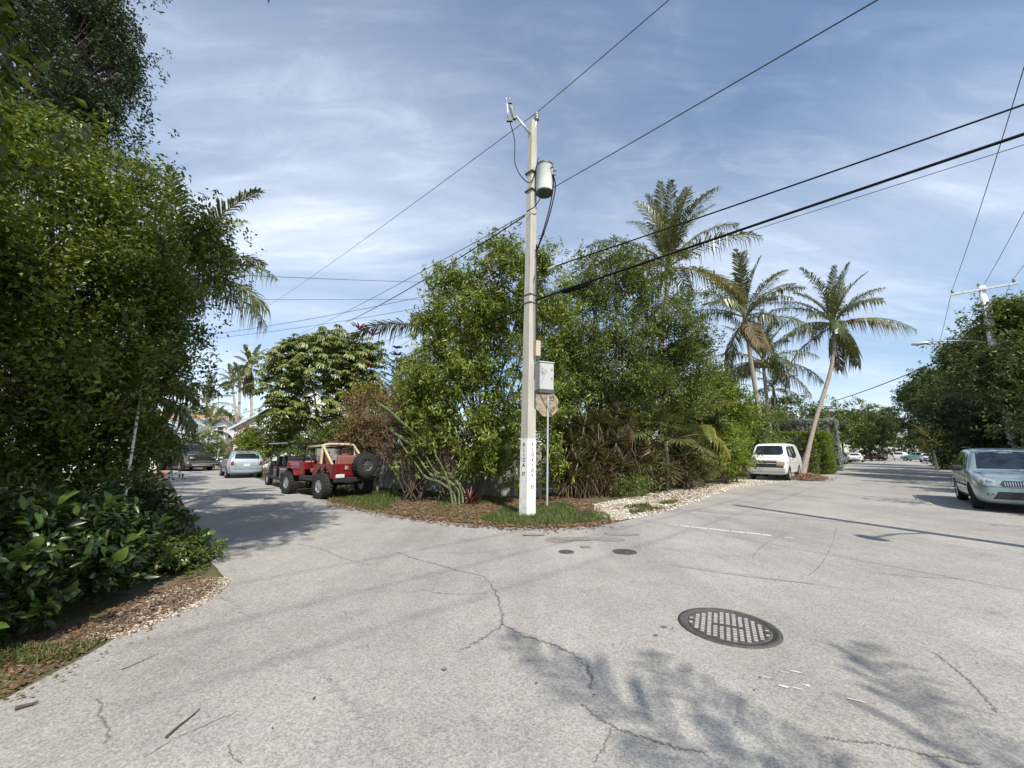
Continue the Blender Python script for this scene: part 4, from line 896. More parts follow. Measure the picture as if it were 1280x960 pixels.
for i, (cx, cy, F, bx, lab, dr) in enumerate(((300, 478, 36, 296, 'slender palm with green crown shaft between hatchback and schefflera', 0), (313, 462, 34, 316, 'slender palm with a beard of dead fronds behind the schefflera', 1), (291, 482, 40, 300, 'slender palm behind its taller twin beyond the hatchback', 0))):
    cr = P(cx, cy, F); pb = Vector((P(bx, 560, F).x, F, 0))
    o = palm('slender_palm', lab, pb, [pb, pb.lerp(cr, .5) + Vector((.1, 0, 0)), cr], 'slim', 13, 50 + i, 'slender garden palms', r0=.12, coconuts=False, tiers=(0, 4.5))
    if dr:
        rg_ = np.random.default_rng(60); k = 160; a = rg_.random(k) * 6.28; d = np.column_stack([np.cos(a) * .25, np.sin(a) * .25, -np.ones(k)]); pos = np.column_stack([np.cos(a) * .15, np.sin(a) * .15, -.1 - .9 * rg_.random(k)]) + np.array(cr - pb)
        link('dead_fronds', leaves_mesh('dead', pos, d, unit(np.column_stack([np.cos(a), np.sin(a), 0 * a])), .9 + .9 * rg_.random(k), np.full(k, .1), rg_.random(k), 'lance'), LM['dry'], o)
cr = P(258, 508, 62); pb = Vector((cr.x, 62, 0))
palm('far_palm', 'distant windblown palm over the porch house roof', pb, [pb, pb.lerp(cr, .5), cr], 'coco', 14, 58, r0=.16, coconuts=False)
cr = P(262, 540, 33); pb = Vector((cr.x, 33, 0)); palm('garden_palm', 'short bushy palm in front of the porch house', pb, [pb, pb.lerp(cr, .5), cr], 'areca', 14, 61, r0=.09, coconuts=False)
# Norfolk pine
nb = Vector((P(490, 560, 34).x, 34, 0)); nh = P(490, 432, 34).z; o = thing('norfolk_pine', 'small tiered Norfolk pine rising between schefflera and leafy tree', 'tree', nb)
MB().tube([(0, 0, -.1), (0, 0, nh * .6), (0, 0, nh)], [.13, .08, .015], 8).build('trunk', M_BARK, o)
rg_ = np.random.default_rng(66); pos = []; dd = []
for t in range(13):
    z = nh - .25 - t * .62; L = .35 + .2 * t; 
    for k in range(6):
        a = k * math.pi / 3 + t * .4
        for s in np.linspace(.1, 1, 26):
            for sg in (-1, 1):
                pos.append((math.cos(a) * L * s, math.sin(a) * L * s, z + .25 * L * s * s)); dd.append((math.cos(a) * .6 - sg * math.sin(a) * .6, math.sin(a) * .6 + sg * math.cos(a) * .6, .45))
pos = np.array(pos); dd = np.array(dd); link('crown', leaves_mesh('pine', pos, dd, np.tile((0, 0, 1.), (len(pos), 1)), .16 + .1 * rg_.random(len(pos)), np.full(len(pos), .05), rg_.random(len(pos))), LM['pine'], o)

def bush(name, label, blobs, n, nlf, L, Wd, lm, seed, **kw):
    b0 = blobs[0]; return tree(name, label, 'shrub' if name != 'vine_mound' else 'vine', (b0[0], b0[1], 0), (b0[0], b0[1], .4), blobs, n, nlf, L, Wd, lm, seed, r0=.05, kids=4, **kw)
bush('vine_mound', 'brown half dead vine heaped over the wooden fence', [blb(476, 515, 15.6, 40, 30, 1.0), blb(455, 545, 16.0, 30, 22, .8), blb(492, 545, 15.0, 32, 24, .8)], 1700, 12, .09, .035, LM['brown'], 71, shell=.45, rough=.2, droop=.5, spread=.12)
bush('garden_shrub', 'yellowish variegated shrub beside the brown vine', [blb(463, 493, 18, 20, 14, .7), blb(447, 535, 17.5, 12, 14, .5)], 260, 9, .16, .07, LM['yellow'], 72)
bush('garden_shrub', 'leafy shrub with white blossoms between hatchback and golf cart', [blb(318, 560, 24, 18, 24, 1), blb(335, 545, 25, 26, 22, 1.2), blb(350, 530, 26, 26, 20, 1.2)], 700, 9, .16, .07, LM['hedge'], 73)
bush('garden_shrub', 'reddish croton shrub below the slender palms', [blb(302, 560, 27, 14, 16, .9), blb(313, 545, 28, 14, 14, .8)], 260, 9, .2, .07, leaf_mat('leaf_croton', [(.07, .1, .02), (.22, .06, .03), (.28, .14, .03), (.1, .15, .03)], .4, .2, .4), 74)
bush('garden_shrub', 'dense dark shrubs behind golf cart and schefflera stems', [blb(385, 545, 26, 40, 26, 1.5), blb(440, 545, 22, 34, 26, 1.3), blb(410, 560, 23, 50, 16, 1.4)], 1100, 9, .17, .07, LM['mid'], 75)
bush('garden_shrub', 'broad dark shrub bank hiding the walls of the white-roofed house', [blb(345, 552, 30, 30, 20, 1.2), blb(390, 550, 31, 40, 22, 1.3), blb(440, 550, 30, 40, 24, 1.3)], 1300, 9, .2, .09, LM['mid'], 77)
bush('garden_shrub', 'round green bush beside the dark pickup', [blb(268, 562, 31, 16, 18, 1), blb(240, 555, 36, 14, 14, 1)], 420, 9, .18, .08, LM['mid'], 76)
for i, (px, py, F, rx, ry, lab) in enumerate(((300, 530, 70, 60, 20, 'distant round tree behind the slender palms'), (225, 530, 75, 40, 26, 'distant tree behind the rusty roof'), (255, 525, 82, 40, 16, 'distant low tree behind the porch house'), (500, 520, 34, 40, 40, 'shaded tree behind the brown vine and the cactus'), (440, 520, 40, 40, 40, 'background tree behind the schefflera'), (545, 480, 26, 40, 60, 'dense tree hidden behind the leafy lance-leaved tree'))):
    b = blb(px, py, F, rx, ry); bl = [b] + [(b[0] + random.uniform(-1, 1) * b[3] * .8, b[1] + random.uniform(-1, 1), b[2] + random.uniform(-.5, .3) * b[5], b[3] * .55, b[4] * .6, b[5] * .6) for _ in range(4)]
    tree('garden_tree', lab, 'tree', (b[0], b[1], 0), (b[0], b[1], max(1, b[2] - b[5])), bl, 900, 8, .16 + .004 * F, .09, LM['far' if F < 50 else 'hedge'], 80 + i, spread=.3)

# ---- the corner lot: lance-leaved tree, fine-leaved tree, cactus, spiky shrubs
AB = Vector((-1.1, 13.1, 0))
bl = [blb(590, 380, 13.70, 62, 52, 1.5), blb(628, 318, 13.70, 30, 30, .8), blb(575, 355, 13.70, 40, 30, .9), blb(560, 450, 13.50, 50, 46, 1.3), blb(620, 450, 13.30, 50, 60, 1.3), blb(553, 520, 13.10, 46, 36, 1.1), blb(612, 530, 12.80, 44, 44, 1.0), blb(640, 555, 12.60, 20, 40, .6), blb(650, 380, 13.90, 36, 50, 1.0), blb(600, 575, 12.80, 34, 22, .7), blb(545, 400, 13.90, 26, 22, .7), blb(664, 330, 14.10, 30, 28, .7), blb(535, 475, 13.70, 24, 24, .7), blb(688, 560, 12.90, 10, 40, .3), blb(528, 505, 13.6, 28, 40, .8), blb(684, 400, 14.2, 30, 60, .9), blb(540, 560, 13.2, 34, 26, .7), blb(690, 480, 14.2, 26, 60, .8)]
tree('leafy_tree', 'bright green lance-leaved tree bushing out behind the concrete pole', 'tree', AB, AB + Vector((.1, .1, 1.4)), bl, 6800, 10, .17, .055, LM['avocado'], 91, r0=.1, kids=7, bark=M_BARKDK, shell=.75, rough=.42, gap=-.42, gk=1.7, stray=.1, clump=(18, .24), tmpl='lance', spread=.16, droop=.35)
FB = Vector((3.6, 16.3, 0))
bl = [blb(740, 360, 16.60, 50, 34, 1.3), blb(800, 350, 16.80, 45, 30, 1.2), blb(760, 430, 16.60, 80, 50, 1.7), blb(830, 400, 17.00, 50, 42, 1.4), blb(850, 450, 17.20, 40, 40, 1.2), blb(720, 450, 16.20, 40, 50, 1.2), blb(790, 490, 16.60, 70, 40, 1.5), blb(700, 390, 16.20, 26, 40, .9), blb(740, 325, 16.60, 20, 14, .6), blb(770, 318, 16.60, 20, 14, .6), blb(872, 430, 17.40, 24, 22, .7), blb(705, 500, 15.80, 30, 40, .9), blb(850, 500, 17.20, 34, 30, 1), blb(760, 530, 16.60, 60, 34, 1.2)]
tree('spreading_tree', 'wide airy tree with fine leaves and thin branches behind the spiky shrubs', 'tree', FB, FB + Vector((0, .1, 1.2)), bl, 10500, 11, .13, .055, LM['mid'], 92, r0=.10, kids=10, bark=M_BARKDK, shell=.8, rough=.45, gap=-.3, gk=1.5, spread=.2, droop=.2, stray=.1, clump=(22, .32))
# cactus: long ribbed stems sprawling over the fence
def ribbed(pts, r_, n=5):
    ln = smooth_line([Vector(p) for p in pts], 6); mb = MB(); vs_ = []; k = len(ln)
    for i, p in enumerate(ln):
        t = (ln[min(i + 1, k - 1)] - ln[max(0, i - 1)]).normalized(); a = t.orthogonal().normalized(); b = t.cross(a); rr = r_ * (1 - .75 * max(0, (i - k + 4)) / 4)
        for j in range(2 * n):
            q = math.pi * j / n; s = rr * (1 if j % 2 == 0 else .55); vs_.append(p + (a * math.cos(q) + b * math.sin(q)) * s)
    m_ = 2 * n; mb.add(vs_, [(i * m_ + j, i * m_ + (j + 1) % m_, (i + 1) * m_ + (j + 1) % m_, (i + 1) * m_ + j) for i in range(k - 1) for j in range(m_)] + [tuple(range((k - 1) * m_, k * m_))]); return mb
CB = Vector((P(548, 615, 12.4).x, 12.4, 0)); o = thing('sprawling_cactus', 'sprawling columnar cactus leaning against the grey fence', 'cactus', CB)
for pts in ([(574, 631), (572, 612), (556, 598), (540, 594), (525, 575), (512, 555), (498, 545), (486, 536)], [(579, 631), (576, 612), (562, 592), (545, 590), (530, 566), (518, 552), (505, 548), (490, 540)], [(570, 632), (566, 615), (548, 602), (532, 596), (520, 580), (505, 560), (498, 548), (488, 533)],
            [(566, 631), (560, 600), (545, 570), (530, 552), (505, 530), (485, 512), (470, 502)], [(584, 631), (580, 614), (570, 600), (555, 594), (541, 590), (529, 570), (520, 556)]):
    F0 = 12.4 + random.uniform(-.15, .15); ribbed([P(x, y, F0 + .12 * i) - CB for i, (x, y) in enumerate(pts)], .032).build('stem', M_CACTUS, o)
cb_ = Vector((P(494, 610, 14.4).x, 14.4, 0)); o = thing('column_cactus', 'single upright ribbed cactus against the grey fence', 'cactus', cb_)
ribbed([(0, 0, -.1), (.02, 0, .6), (0, .02, 1.2), (.02, 0, 1.75)], .1).build('stem', M_CACTUS, o)
# bromeliad
def rosette(k, L, w, rg, lo=10, hi=85, curl=.35):
    a = rg.random(k) * 6.28; e = R(lo) + R(hi - lo) * rg.random(k); d = np.column_stack([np.cos(a) * np.cos(e), np.sin(a) * np.cos(e), np.sin(e)]); return d, unit(np.column_stack([-np.cos(a) * np.sin(e), -np.sin(a) * np.sin(e), np.cos(e)]))
rg_ = np.random.default_rng(101); bb = G(586, 632); o = thing('bromeliad', 'small red-leaved bromeliad at the fence foot', 'plant', (bb.x, bb.y + .4, 0)); d, nr = rosette(34, .5, .05, rg_, 5, 80)
link('leaves', leaves_mesh('leaves', np.zeros((34, 3)), d, nr, .3 + .3 * rg_.random(34), np.full(34, .05), rg_.random(34), 'lance'), leaf_mat('leaf_bromeliad', [(.12, .03, .03), (.2, .06, .05), (.12, .12, .05)], .4, .15, .5), o)
for i, (px, py, F, lab) in enumerate(((516, 612, 13.2, 'dark bare-stemmed shrub tangled in front of the fence'), (560, 612, 12.9, 'tangle of dry stems at the cactus foot'))):
    rg_ = np.random.default_rng(110 + i); b = Vector((P(px, py, F).x, F, 0)); o = thing('bare_shrub', lab, 'shrub', b); mb = MB()
    for k in range(22):
        e = Vector((rg_.normal() * .5, rg_.normal() * .25, .9 + 1.1 * rg_.random())); mb.tube(smooth_line([Vector((rg_.normal() * .25, rg_.normal() * .12, -.05)), e * .5 + Vector((rg_.normal() * .12, 0, .1)), e], 3), [.022, .02, .018, .015, .012, .009, .005], 5)
    mb.build('stems', M_BARKDK, o); c, out = clusters([(0, 0, 1.3, .6, .4, .6)], 60, rg_, .6); link('foliage', foliage_mesh('f', c, out, 6, .12, .04, rg_), LM['brown'], o)

def spiky(label, base, heads, seed, L=.62, w=.026, kl=95, kd=55):
    rg = np.random.default_rng(seed); base = Vector(base); o = thing('spiky_shrub', label, 'shrub', base); mb = MB(); gp, gd, gn, gl, dp, dd_, dn, dl = [], [], [], [], [], [], [], []
    for h in heads:
        h = Vector(h) - base; b0 = Vector((h.x * .45 + rg.normal() * .1, h.y * .45, -.1)); mb.tube(smooth_line([b0, b0.lerp(h, .5) + Vector((rg.normal() * .1, rg.normal() * .1, 0)), h], 4), .03, 6)
        d, nr = rosette(kl, L, w, rg, -5, 85); gp.append(np.tile(np.array(h), (kl, 1)) + d * .03); gd.append(d); gn.append(nr); gl.append(L * (.6 + .6 * rg.random(kl)))
        d, nr = rosette(kd, L, w, rg, -88, -25); dp.append(np.tile(np.array(h), (kd, 1)) + np.column_stack([np.zeros(kd), np.zeros(kd), -.45 * rg.random(kd) * h.z])); dd_.append(d); dn.append(nr); dl.append(L * (.7 + .7 * rg.random(kd)))
    mb.build('stems', M_BARK, o)
    A = [np.concatenate(x) for x in (gp, gd, gn, gl, dp, dd_, dn, dl)]
    link('leaves', leaves_mesh('leaves', A[0], A[1], A[2], A[3], np.full(len(A[0]), w), rg.random(len(A[0])), 'lance'), LM['spike'], o)
    link('dry_leaves', leaves_mesh('dry_leaves', A[4], A[5], A[6], A[7], np.full(len(A[4]), w), rg.random(len(A[4])), 'lance'), LM['dry'], o)
def heads(lst): return [P(x, y - 6, F + 2.2) for x, y, F in lst]
spiky('brown-skirted spiky dracaena clump beside the stop sign back', Vector((2.1, 14.8, 0)), heads([(703, 545, 12.6), (715, 562, 12.2), (730, 540, 12.6), (748, 535, 12.9), (722, 585, 12.0), (745, 572, 12.3), (700, 590, 12.2), (712, 604, 12.0), (735, 600, 12.1), (695, 565, 12.7)]), 121)
spiky('second spiky dracaena clump with rusty dead leaves below the airy tree', Vector((3.7, 15.2, 0)), heads([(760, 540, 13.2), (770, 560, 12.9), (756, 585, 12.6), (778, 590, 12.8), (770, 525, 13.4), (786, 545, 13.3), (760, 605, 12.6)]), 122)
# fan palms
def fan_mesh(seed, r_=.75, n=26, hang=.2):
    rg = np.random.default_rng(seed); V = []; F = []; v = []
    for i in range(n):
        a = R(-125 + 250 * i / (n - 1)) + rg.normal() * .02; l = r_ * (.8 + .2 * math.cos(a * .6)) * rg.uniform(.9, 1.05); d = Vector((math.cos(a), math.sin(a), .05)); s = Vector((-math.sin(a), math.cos(a), 0)) * .026; z = Vector((0, 0, .02 * (-1) ** i))
        m_ = d * l * .55 + z; t = d * l + Vector((0, 0, -hang * l * rg.uniform(.3, 1.3))); q = len(V); V += [tuple(d * .02), tuple(m_ + s), tuple(m_ - s), tuple(t)]; F += [(q, q + 2, q + 1), (q + 1, q + 2, q + 3)]; v += [rg.random()] * 4
    return np_mesh('fan', np.array(V), np.array(F), np.array(v))
FAN = []
for i in range(4):
    me = fan_mesh(130 + i); me.materials.append(LM['palm']); FAN.append(me)
FAND = fan_mesh(139, .75, 22, .8); FAND.materials.append(LM['dry'])
def fan_palm(label, base, crown, k, kd, seed, sz=1.0, r0=.08, spread=1.0):
    rg = random.Random(seed); base = Vector(base); cr = Vector(crown) - base; o = thing('fan_palm', label, 'palm', base); mb = MB(); mb.tube(smooth_line([Vector((0, 0, -.1)), cr * .5 + Vector((.08, 0, 0)), cr], 5), r0, 8); mb.build('trunk', M_PALMBARK, o)
    for i in range(k + kd):
        a = 2.4 * i + rg.uniform(-.3, .3); dead = i >= k; e = R(rg.uniform(-70, -40)) if dead else R(75 - 95 * i / k); L = rg.uniform(.6, .95) * sz * spread
        d = Vector((math.cos(a) * math.cos(e), math.sin(a) * math.cos(e), math.sin(e))); tip = cr + d * L; mb = MB(); mb.tube([(0, 0, 0), d * L * .5 + Vector((0, 0, .04)), d * L], .011, 5)
        st_ = mb.build('leaf_stalk', M_RACHIS, o, cr); d2 = (d - Vector((0, 0, .35 if not dead else .8))).normalized(); s = Vector((0, 0, 1)).cross(d2).normalized(); u = d2.cross(s); M = Matrix((d2, s, u)).transposed().to_4x4(); M.translation = d * L
        f = link('fan_leaf', FAND if dead else rg.choice(FAN), None, st_); f.matrix_local = M @ Matrix.Scale(sz * rg.uniform(.85, 1.15), 4)
    return o
b = Vector((3.2, 13.9, 0)); fan_palm('leaning fan palm with a skirt of tan dead leaves behind the dracaena', (P(738, 600, 16).x, 16.0, 0), P(800, 535, 16.2), 16, 6, 141, 1.0, .07)
b = Vector((4.6, 14.4, 0)); fan_palm('green fan palm clump at the back of the gravel verge', (P(832, 600, 17.2).x, 17.2, 0), P(832, 552, 17.2), 20, 2, 142, 1.2, .08, 1.2)
fan_palm('low fan palm with yellowing leaves beside the green bush', (P(858, 600, 18).x, 18.0, 0), P(856, 570, 18), 15, 2, 143, 1.05, .07, 1.1)
fan_palm('short fan palm crouching under the airy tree', (P(812, 605, 16.4).x, 16.4, 0), P(812, 580, 16.4), 14, 1, 144, .9, .06)
bush('weedy_shrub', 'low blue-green weedy shrub at the edge of the gravel', [blb(795, 608, 14.90, 20, 11, .5), blb(778, 612, 14.60, 14, 9, .4)], 240, 8, .1, .04, LM['mid'], 145)
b = Vector((P(748, 560, 13.0).x, 13.0, 0)); rg_ = np.random.default_rng(146); k = 150; cr = P(783, 530, 15.4); a = rg_.random(k) * 6.28
o = thing('dead_frond_bundle', 'hanging bundle of pale tan dead palm leaves', 'dead fronds', cr); link('blades', leaves_mesh('dead', np.column_stack([np.cos(a) * .1, np.sin(a) * .1, -.1 * rg_.random(k)]), np.column_stack([np.cos(a) * .3, np.sin(a) * .3, -np.ones(k)]), unit(np.column_stack([np.cos(a), np.sin(a), 0 * a])), .6 + .5 * rg_.random(k), np.full(k, .05), rg_.random(k), 'lance'), LM['dry'], o)
cr = P(878, 535, 19.5); o = palm('yellow_palm', 'small palm with yellow-orange fronds beside the airy tree', (cr.x - .3, 19.5, 0), [Vector((cr.x - .3, 19.5, 0)), Vector((cr.x - .1, 19.5, 1.2)), cr], 'areca', 11, 147, r0=.07, coconuts=False, tiers=(1, 4.5))
for ch in o.children:
    if ch.name.startswith('frond'): ch.material_slots[0].link = 'OBJECT'; ch.material_slots[0].material = LM['palmy']
bush('undergrowth', 'tangled low undergrowth at the feet of the fan palms', [blb(838, 592, 17.6, 30, 13, .7), blb(868, 588, 18.6, 22, 13, .7), blb(808, 598, 16.4, 22, 10, .6)], 900, 9, .13, .04, LM['spike'], 148, droop=.3)
# bushes beside the van
bush('vine_bush', 'light green vine-covered bush on the verge beside the van', [blb(905, 565, 20.90, 32, 26, 1.1), blb(880, 580, 19.90, 22, 16, .8), blb(908, 584, 21.0, 16, 14, .7), blb(900, 545, 21.30, 26, 16, .9)], 1500, 10, .11, .06, LM['vine'], 151, rough=.25)
bush('dry_bush', 'brown twiggy undergrowth below the light green bush', [blb(920, 585, 21.30, 14, 10, .5), blb(905, 590, 20.70, 12, 8, .5)], 320, 9, .1, .03, LM['brown'], 152)
for i, (px, py, F, rx, ry, lab, lm) in enumerate(((905, 515, 23, 40, 36, 'rounded green tree between airy tree and coconut palms', 'hedge'), (940, 530, 27, 30, 34, 'dense green tree at the coconut palm feet', 'mid'), (872, 510, 21, 26, 40, 'dark tree in the gap right of the airy tree', 'far'), (890, 480, 24, 22, 18, 'thin topped tree below the big coconut frond', 'mid'))):
    b = blb(px, py, F, rx, ry); bl = [b] + [(b[0] + random.uniform(-1, 1) * b[3] * .7, b[1] + random.uniform(-1, 1) * .8, b[2] + random.uniform(-.8, .4) * b[5], b[3] * .6, b[4] * .7, b[5] * .6) for _ in range(4)]
    tree('garden_tree', lab, 'tree', (b[0], b[1], 0), (b[0], b[1], max(.8, b[2] - b[5])), bl, 1100, 9, .17, .08, LM[lm], 160 + i, spread=.22)
# clipped hedges: leaf-clad boxes
def hedge(name, label, a, b, h, thick, lm, seed, n, L=.09):
    rg = np.random.default_rng(seed); a, b = Vector(a), Vector(b); t = (b - a); ln = t.length; t.normalize(); nr = Vector((-t.y, t.x, 0)); o = thing(name, label, 'hedge', a)
    u = rg.random((n, 3)); f = rg.integers(0, 5, n); u[f == 0, 1] = 0; u[f == 1, 1] = 1; u[f == 2, 2] = 1; u[f == 3, 0] = 0; u[f == 4, 0] = 1
    side = np.isin(f, (3, 4)) & (rg.random(n) > thick / ln * 2); u[side, 0] = rg.random(side.sum()); u[side, 1] = 0
    c = np.outer(u[:, 0] * ln, np.array(t)) + np.outer((u[:, 1] - .5) * thick, np.array(nr)) + np.outer(u[:, 2] * h, (0, 0, 1)); c += rg.normal(size=c.shape) * .07 + lumps(c, 1.5, 2)[:, None] * .06
    out = np.zeros((n, 3)); out += np.outer((u[:, 1] - .5) * 2, np.array(nr)); out[:, 2] += u[:, 2] ** 4
    link('foliage', foliage_mesh('hedge', c, unit(out + .01), 8, L, L * .5, rg, .1, .05), lm, o); mb = MB(); mb.box(Vector((0, 0, h * .47)) + t * ln / 2, (ln * .96, thick * .75, h * .94), Matrix.Rotation(math.atan2(t.y, t.x), 3, 'Z')); mb.build('stems', M_BARKDK, o); return o
h0 = Vector((P(1020, 560, 29.5).x, 29.5, 0)); hedge('clipped_hedge', 'square clipped bright green hedge behind the van', h0, h0 + DF * 3.2, 3.0, 1.2, LM['hedge'], 171, 3000, .1)
hedge('clipped_hedge', 'long clipped green hedge running behind the van roof', h0, h0 - nrmF * 4.6, 2.95, 1.0, LM['hedge'], 173, 3000, .1)
h1 = Vector((P(1045, 545, 34).x, 34, 0)); hedge('silver_hedge', 'tall silvery grey hedge above the clipped green hedge', h1 + DF * 1.0, h1 - nrmF * 5.6, 4.3, 1.3, LM['silver'], 172, 4200, .11)

# dense garden behind the corner lot
for i, (px, py, F, rx, ry, lab) in enumerate(((545, 560, 18, 46, 40, 'dark garden thicket behind the fence and the cactus'), (625, 560, 17, 46, 50, 'dark garden thicket behind the lance-leaved tree'), (705, 555, 20, 46, 50, 'dark garden thicket behind the first dracaena clump'), (775, 550, 20.5, 46, 50, 'dark garden thicket behind the leaning fan palm'), (840, 550, 21.5, 44, 50, 'dark garden thicket behind the green fan palm'), (740, 480, 22, 50, 40, 'shaded tree showing through the airy tree'), (810, 480, 22, 46, 40, 'second shaded tree showing through the airy tree'))):
    b = blb(px, py, F, rx, ry, 1.2); tree('background_tree', lab, 'tree', (b[0], b[1], 0), (b[0], b[1], max(.6, b[2] - b[5])), [b], 700, 9, .2, .09, LM['dark' if i < 5 else 'far'], 300 + i, spread=.25, bark=M_BARKDK, kids=6, shell=.7)

# ---- coconut palms on the far verge
def coco(label, px, py, F, bpx, Fb, bend, kind, nf, seed, r0=.17, tiers=(0, 5)):
    cr = P(px, py, F); pb = Vector((P(bpx, 575, Fb).x, Fb, 0)); m1 = pb.lerp(cr, .35) + Vector((bend[0], 0, 0)); m2_ = pb.lerp(cr, .72) + Vector((bend[1], 0, 0))
    return palm('coconut_palm', label, pb, [pb - Vector((0, 0, .15)), m1, m2_, cr], kind, nf, seed, 'coconut palms', r0, tiers=tiers)
coco('big coconut palm whose crown stands above the airy tree', 836, 338, 21, 800, 21.5, (.1, .1), 'coco', 22, 181, tiers=(-.3, 3.9))
coco('coconut palm with leaning curved trunk rising behind the white van', 1043, 408, 29.5, 1000, 29.0, (.15, .45), 'cocos', 25, 186, .15, (0, 5))
coco('tall coconut palm with dead skirt fronds behind the green bush', 932, 400, 27, 962, 27.5, (-.1, -.1), 'cocos', 22, 183, .16, (0, 4.8))
coco('shorter coconut palm tucked behind the tall coconut palm', 954, 455, 31, 972, 31.5, (-.2, -.1), 'cocos', 20, 184, .15, (0.3, 5))
cr = P(967, 490, 36); pb = Vector((cr.x + .2, 36, 0)); palm('garden_palm', 'small feather palm behind the silvery hedge', pb, [pb, pb.lerp(cr, .5), cr], 'areca', 12, 185, r0=.1, coconuts=False)
cr = P(545, 425, 19); pb = Vector((cr.x + 1.2, 19.5, 0)); palm('coconut_palm', 'coconut palm hidden by the lance-leaved tree, one frond showing', pb, [pb, pb.lerp(cr, .5), cr], 'cocos', 0, 187, 'coconut palms', azs=[(168, 3), (120, 2), (60, 2), (10, 3), (-60, 4), (-120, 5), (90, 1)])

# ---- trees along the far street
FT = [(985, 520, 46, 46, 26, 'feathery rounded tree behind the silvery hedge', 'far'), (1050, 528, 56, 40, 28, 'broad green tree beyond the silvery hedge', 'mid'), (1085, 540, 74, 30, 28, 'dark rounded tree closing the left of the far street', 'far'), (1115, 545, 120, 40, 26, 'dark tree closing the end of the street', 'dark'), (1100, 530, 100, 28, 20, 'flat topped tree over the far parked cars', 'far'), (1160, 520, 95, 26, 34, 'dark tree at the far right of the street end', 'dark'),
      (1150, 500, 66, 24, 26, 'spreading dark crowned tree over the far right parked trucks', 'dark'), (1178, 520, 46, 24, 50, 'dense dark green tree along the right verge', 'far'), (1205, 490, 38, 30, 50, 'tall bushy tree with palm-like tufts on the right verge', 'far'), (1240, 470, 30, 40, 50, 'big dark tree behind the pale SUV', 'far'), (1285, 430, 25, 40, 50, 'leafy tree crown beside the white utility pole', 'mid'), (1300, 510, 24, 50, 60, 'shady tree standing over the pale SUV', 'far'), (1240, 540, 27, 44, 36, 'dark undergrowth tree behind the pale SUV roof', 'dark'), (1195, 560, 38, 26, 24, 'low dark hedge tree at the right road edge', 'far'), (1275, 470, 20.5, 36, 46, 'leafy tree hiding the foot of the white utility pole', 'far'), (1290, 395, 21, 40, 24, 'high leafy branch crown beside the white pole crossarm', 'mid'), (1225, 440, 29, 26, 30, 'tufted tree leaning toward the street lamp', 'far'), (1265, 545, 22.5, 40, 30, 'dark shrubbery tree right behind the pale SUV', 'dark'), (1170, 485, 48, 24, 24, 'round headed tree under the street lamp', 'far')]
for i, (px, py, F, rx, ry, lab, lm) in enumerate(FT):
    b = blb(px, py, F, rx, ry); r_ = random.Random(200 + i); dy = min(b[4], 3.0); b = (b[0], b[1], b[2], b[3], dy, b[5])
    bl = [b] + [(b[0] + r_.uniform(-1, 1) * b[3] * .75, b[1] + r_.uniform(-1, 1) * dy * .6, b[2] + r_.uniform(-.7, .6) * b[5], b[3] * .5, dy * .6, b[5] * .5) for _ in range(6)]
    tree('roadside_tree', lab, 'tree', (b[0], b[1], 0), (b[0], b[1], max(1, b[2] - b[5] * .8)), bl, 1500, 9, .15 + .0035 * F, .07 + .0012 * F, LM[lm], 210 + i, 'trees along the far street', clump=(16, .5), spread=.26, r0=.14, bark=M_BARKDK, gap=-.9, rough=.3)
for i, (px, py, F, lab, lm) in enumerate(((1165, 555, 36, 'small palm with golden drooping fronds at the right road edge', 1), (1222, 500, 28, 'palm in the dark verge behind the pale SUV', 0))):
    cr = P(px, py, F); pb = Vector((cr.x + .3, F + .2, 0)); o = palm('verge_palm', lab, pb, [pb, pb.lerp(cr, .5), cr], 'areca', 14, 230 + i, 'palms on the right verge', r0=.1, coconuts=False, tiers=(.5, 5))
    if lm:
        for ch in o.children:
            if ch.name.startswith('frond'): ch.material_slots[0].link = 'OBJECT'; ch.material_slots[0].material = LM['palmy']
o = thing('leaning_tree', 'bare pale leaning trunk behind the pale SUV', 'tree', (P(1272, 570, 23.5).x, 23.5, 0)); a = o.location
MB().tube(smooth_line([Vector((0, 0, -.1)), P(1262, 540, 23.6) - a, P(1248, 505, 23.8) - a, P(1240, 470, 24) - a], 5), [.16 - .006 * i for i in range(16)], 10).build('trunk', M_BARK, o)
# trees behind the camera that shade the foreground
cr = Vector((4.2, -4.5, 5.6)); pb = Vector((6.2, -6.4, 0))
palm('coconut_palm', 'coconut palm behind the viewpoint throwing frond shadows on the street', pb, [pb, pb.lerp(cr, .5) + Vector((-.2, -.2, 0)), cr], 'open', 15, 241, 'coconut palms', tiers=(1, 4.2), coconuts=False)

# a leafy tree at the near left corner, just outside the frame: it shades the glossy shrub
nb = Vector((-7.2, -.6, 0))
tree('corner_tree', 'tall leafy tree at the near left corner shading the glossy shrub', 'tree', nb, nb + Vector((.3, .2, 2.0)), [(-4.3, .9, 4.1, 1.4, 1.1, .8), (-4.9, 2.0, 4.1, 1.1, .9, .7), (-2.6, .9, 8.3, .9, 1.4, .6), (-2.75, 2.6, 8.7, 1.0, 1.2, .6), (-3.4, 3.7, 9.2, 1.2, 1.1, .6), (-2.2, 1.8, 8.6, .7, 1.4, .5), (-6.0, 1.2, 4.6, 1.9, 1.6, 1.3), (-7.3, .2, 4.8, 2.0, 1.8, 1.2),  (-6.2, 2.6, 4.4, 1.3, 1.1, 1.0)], 9500, 10, .11, .055, LM['small'], 401, r0=.16, kids=6, rough=.3, gap=-1.0)

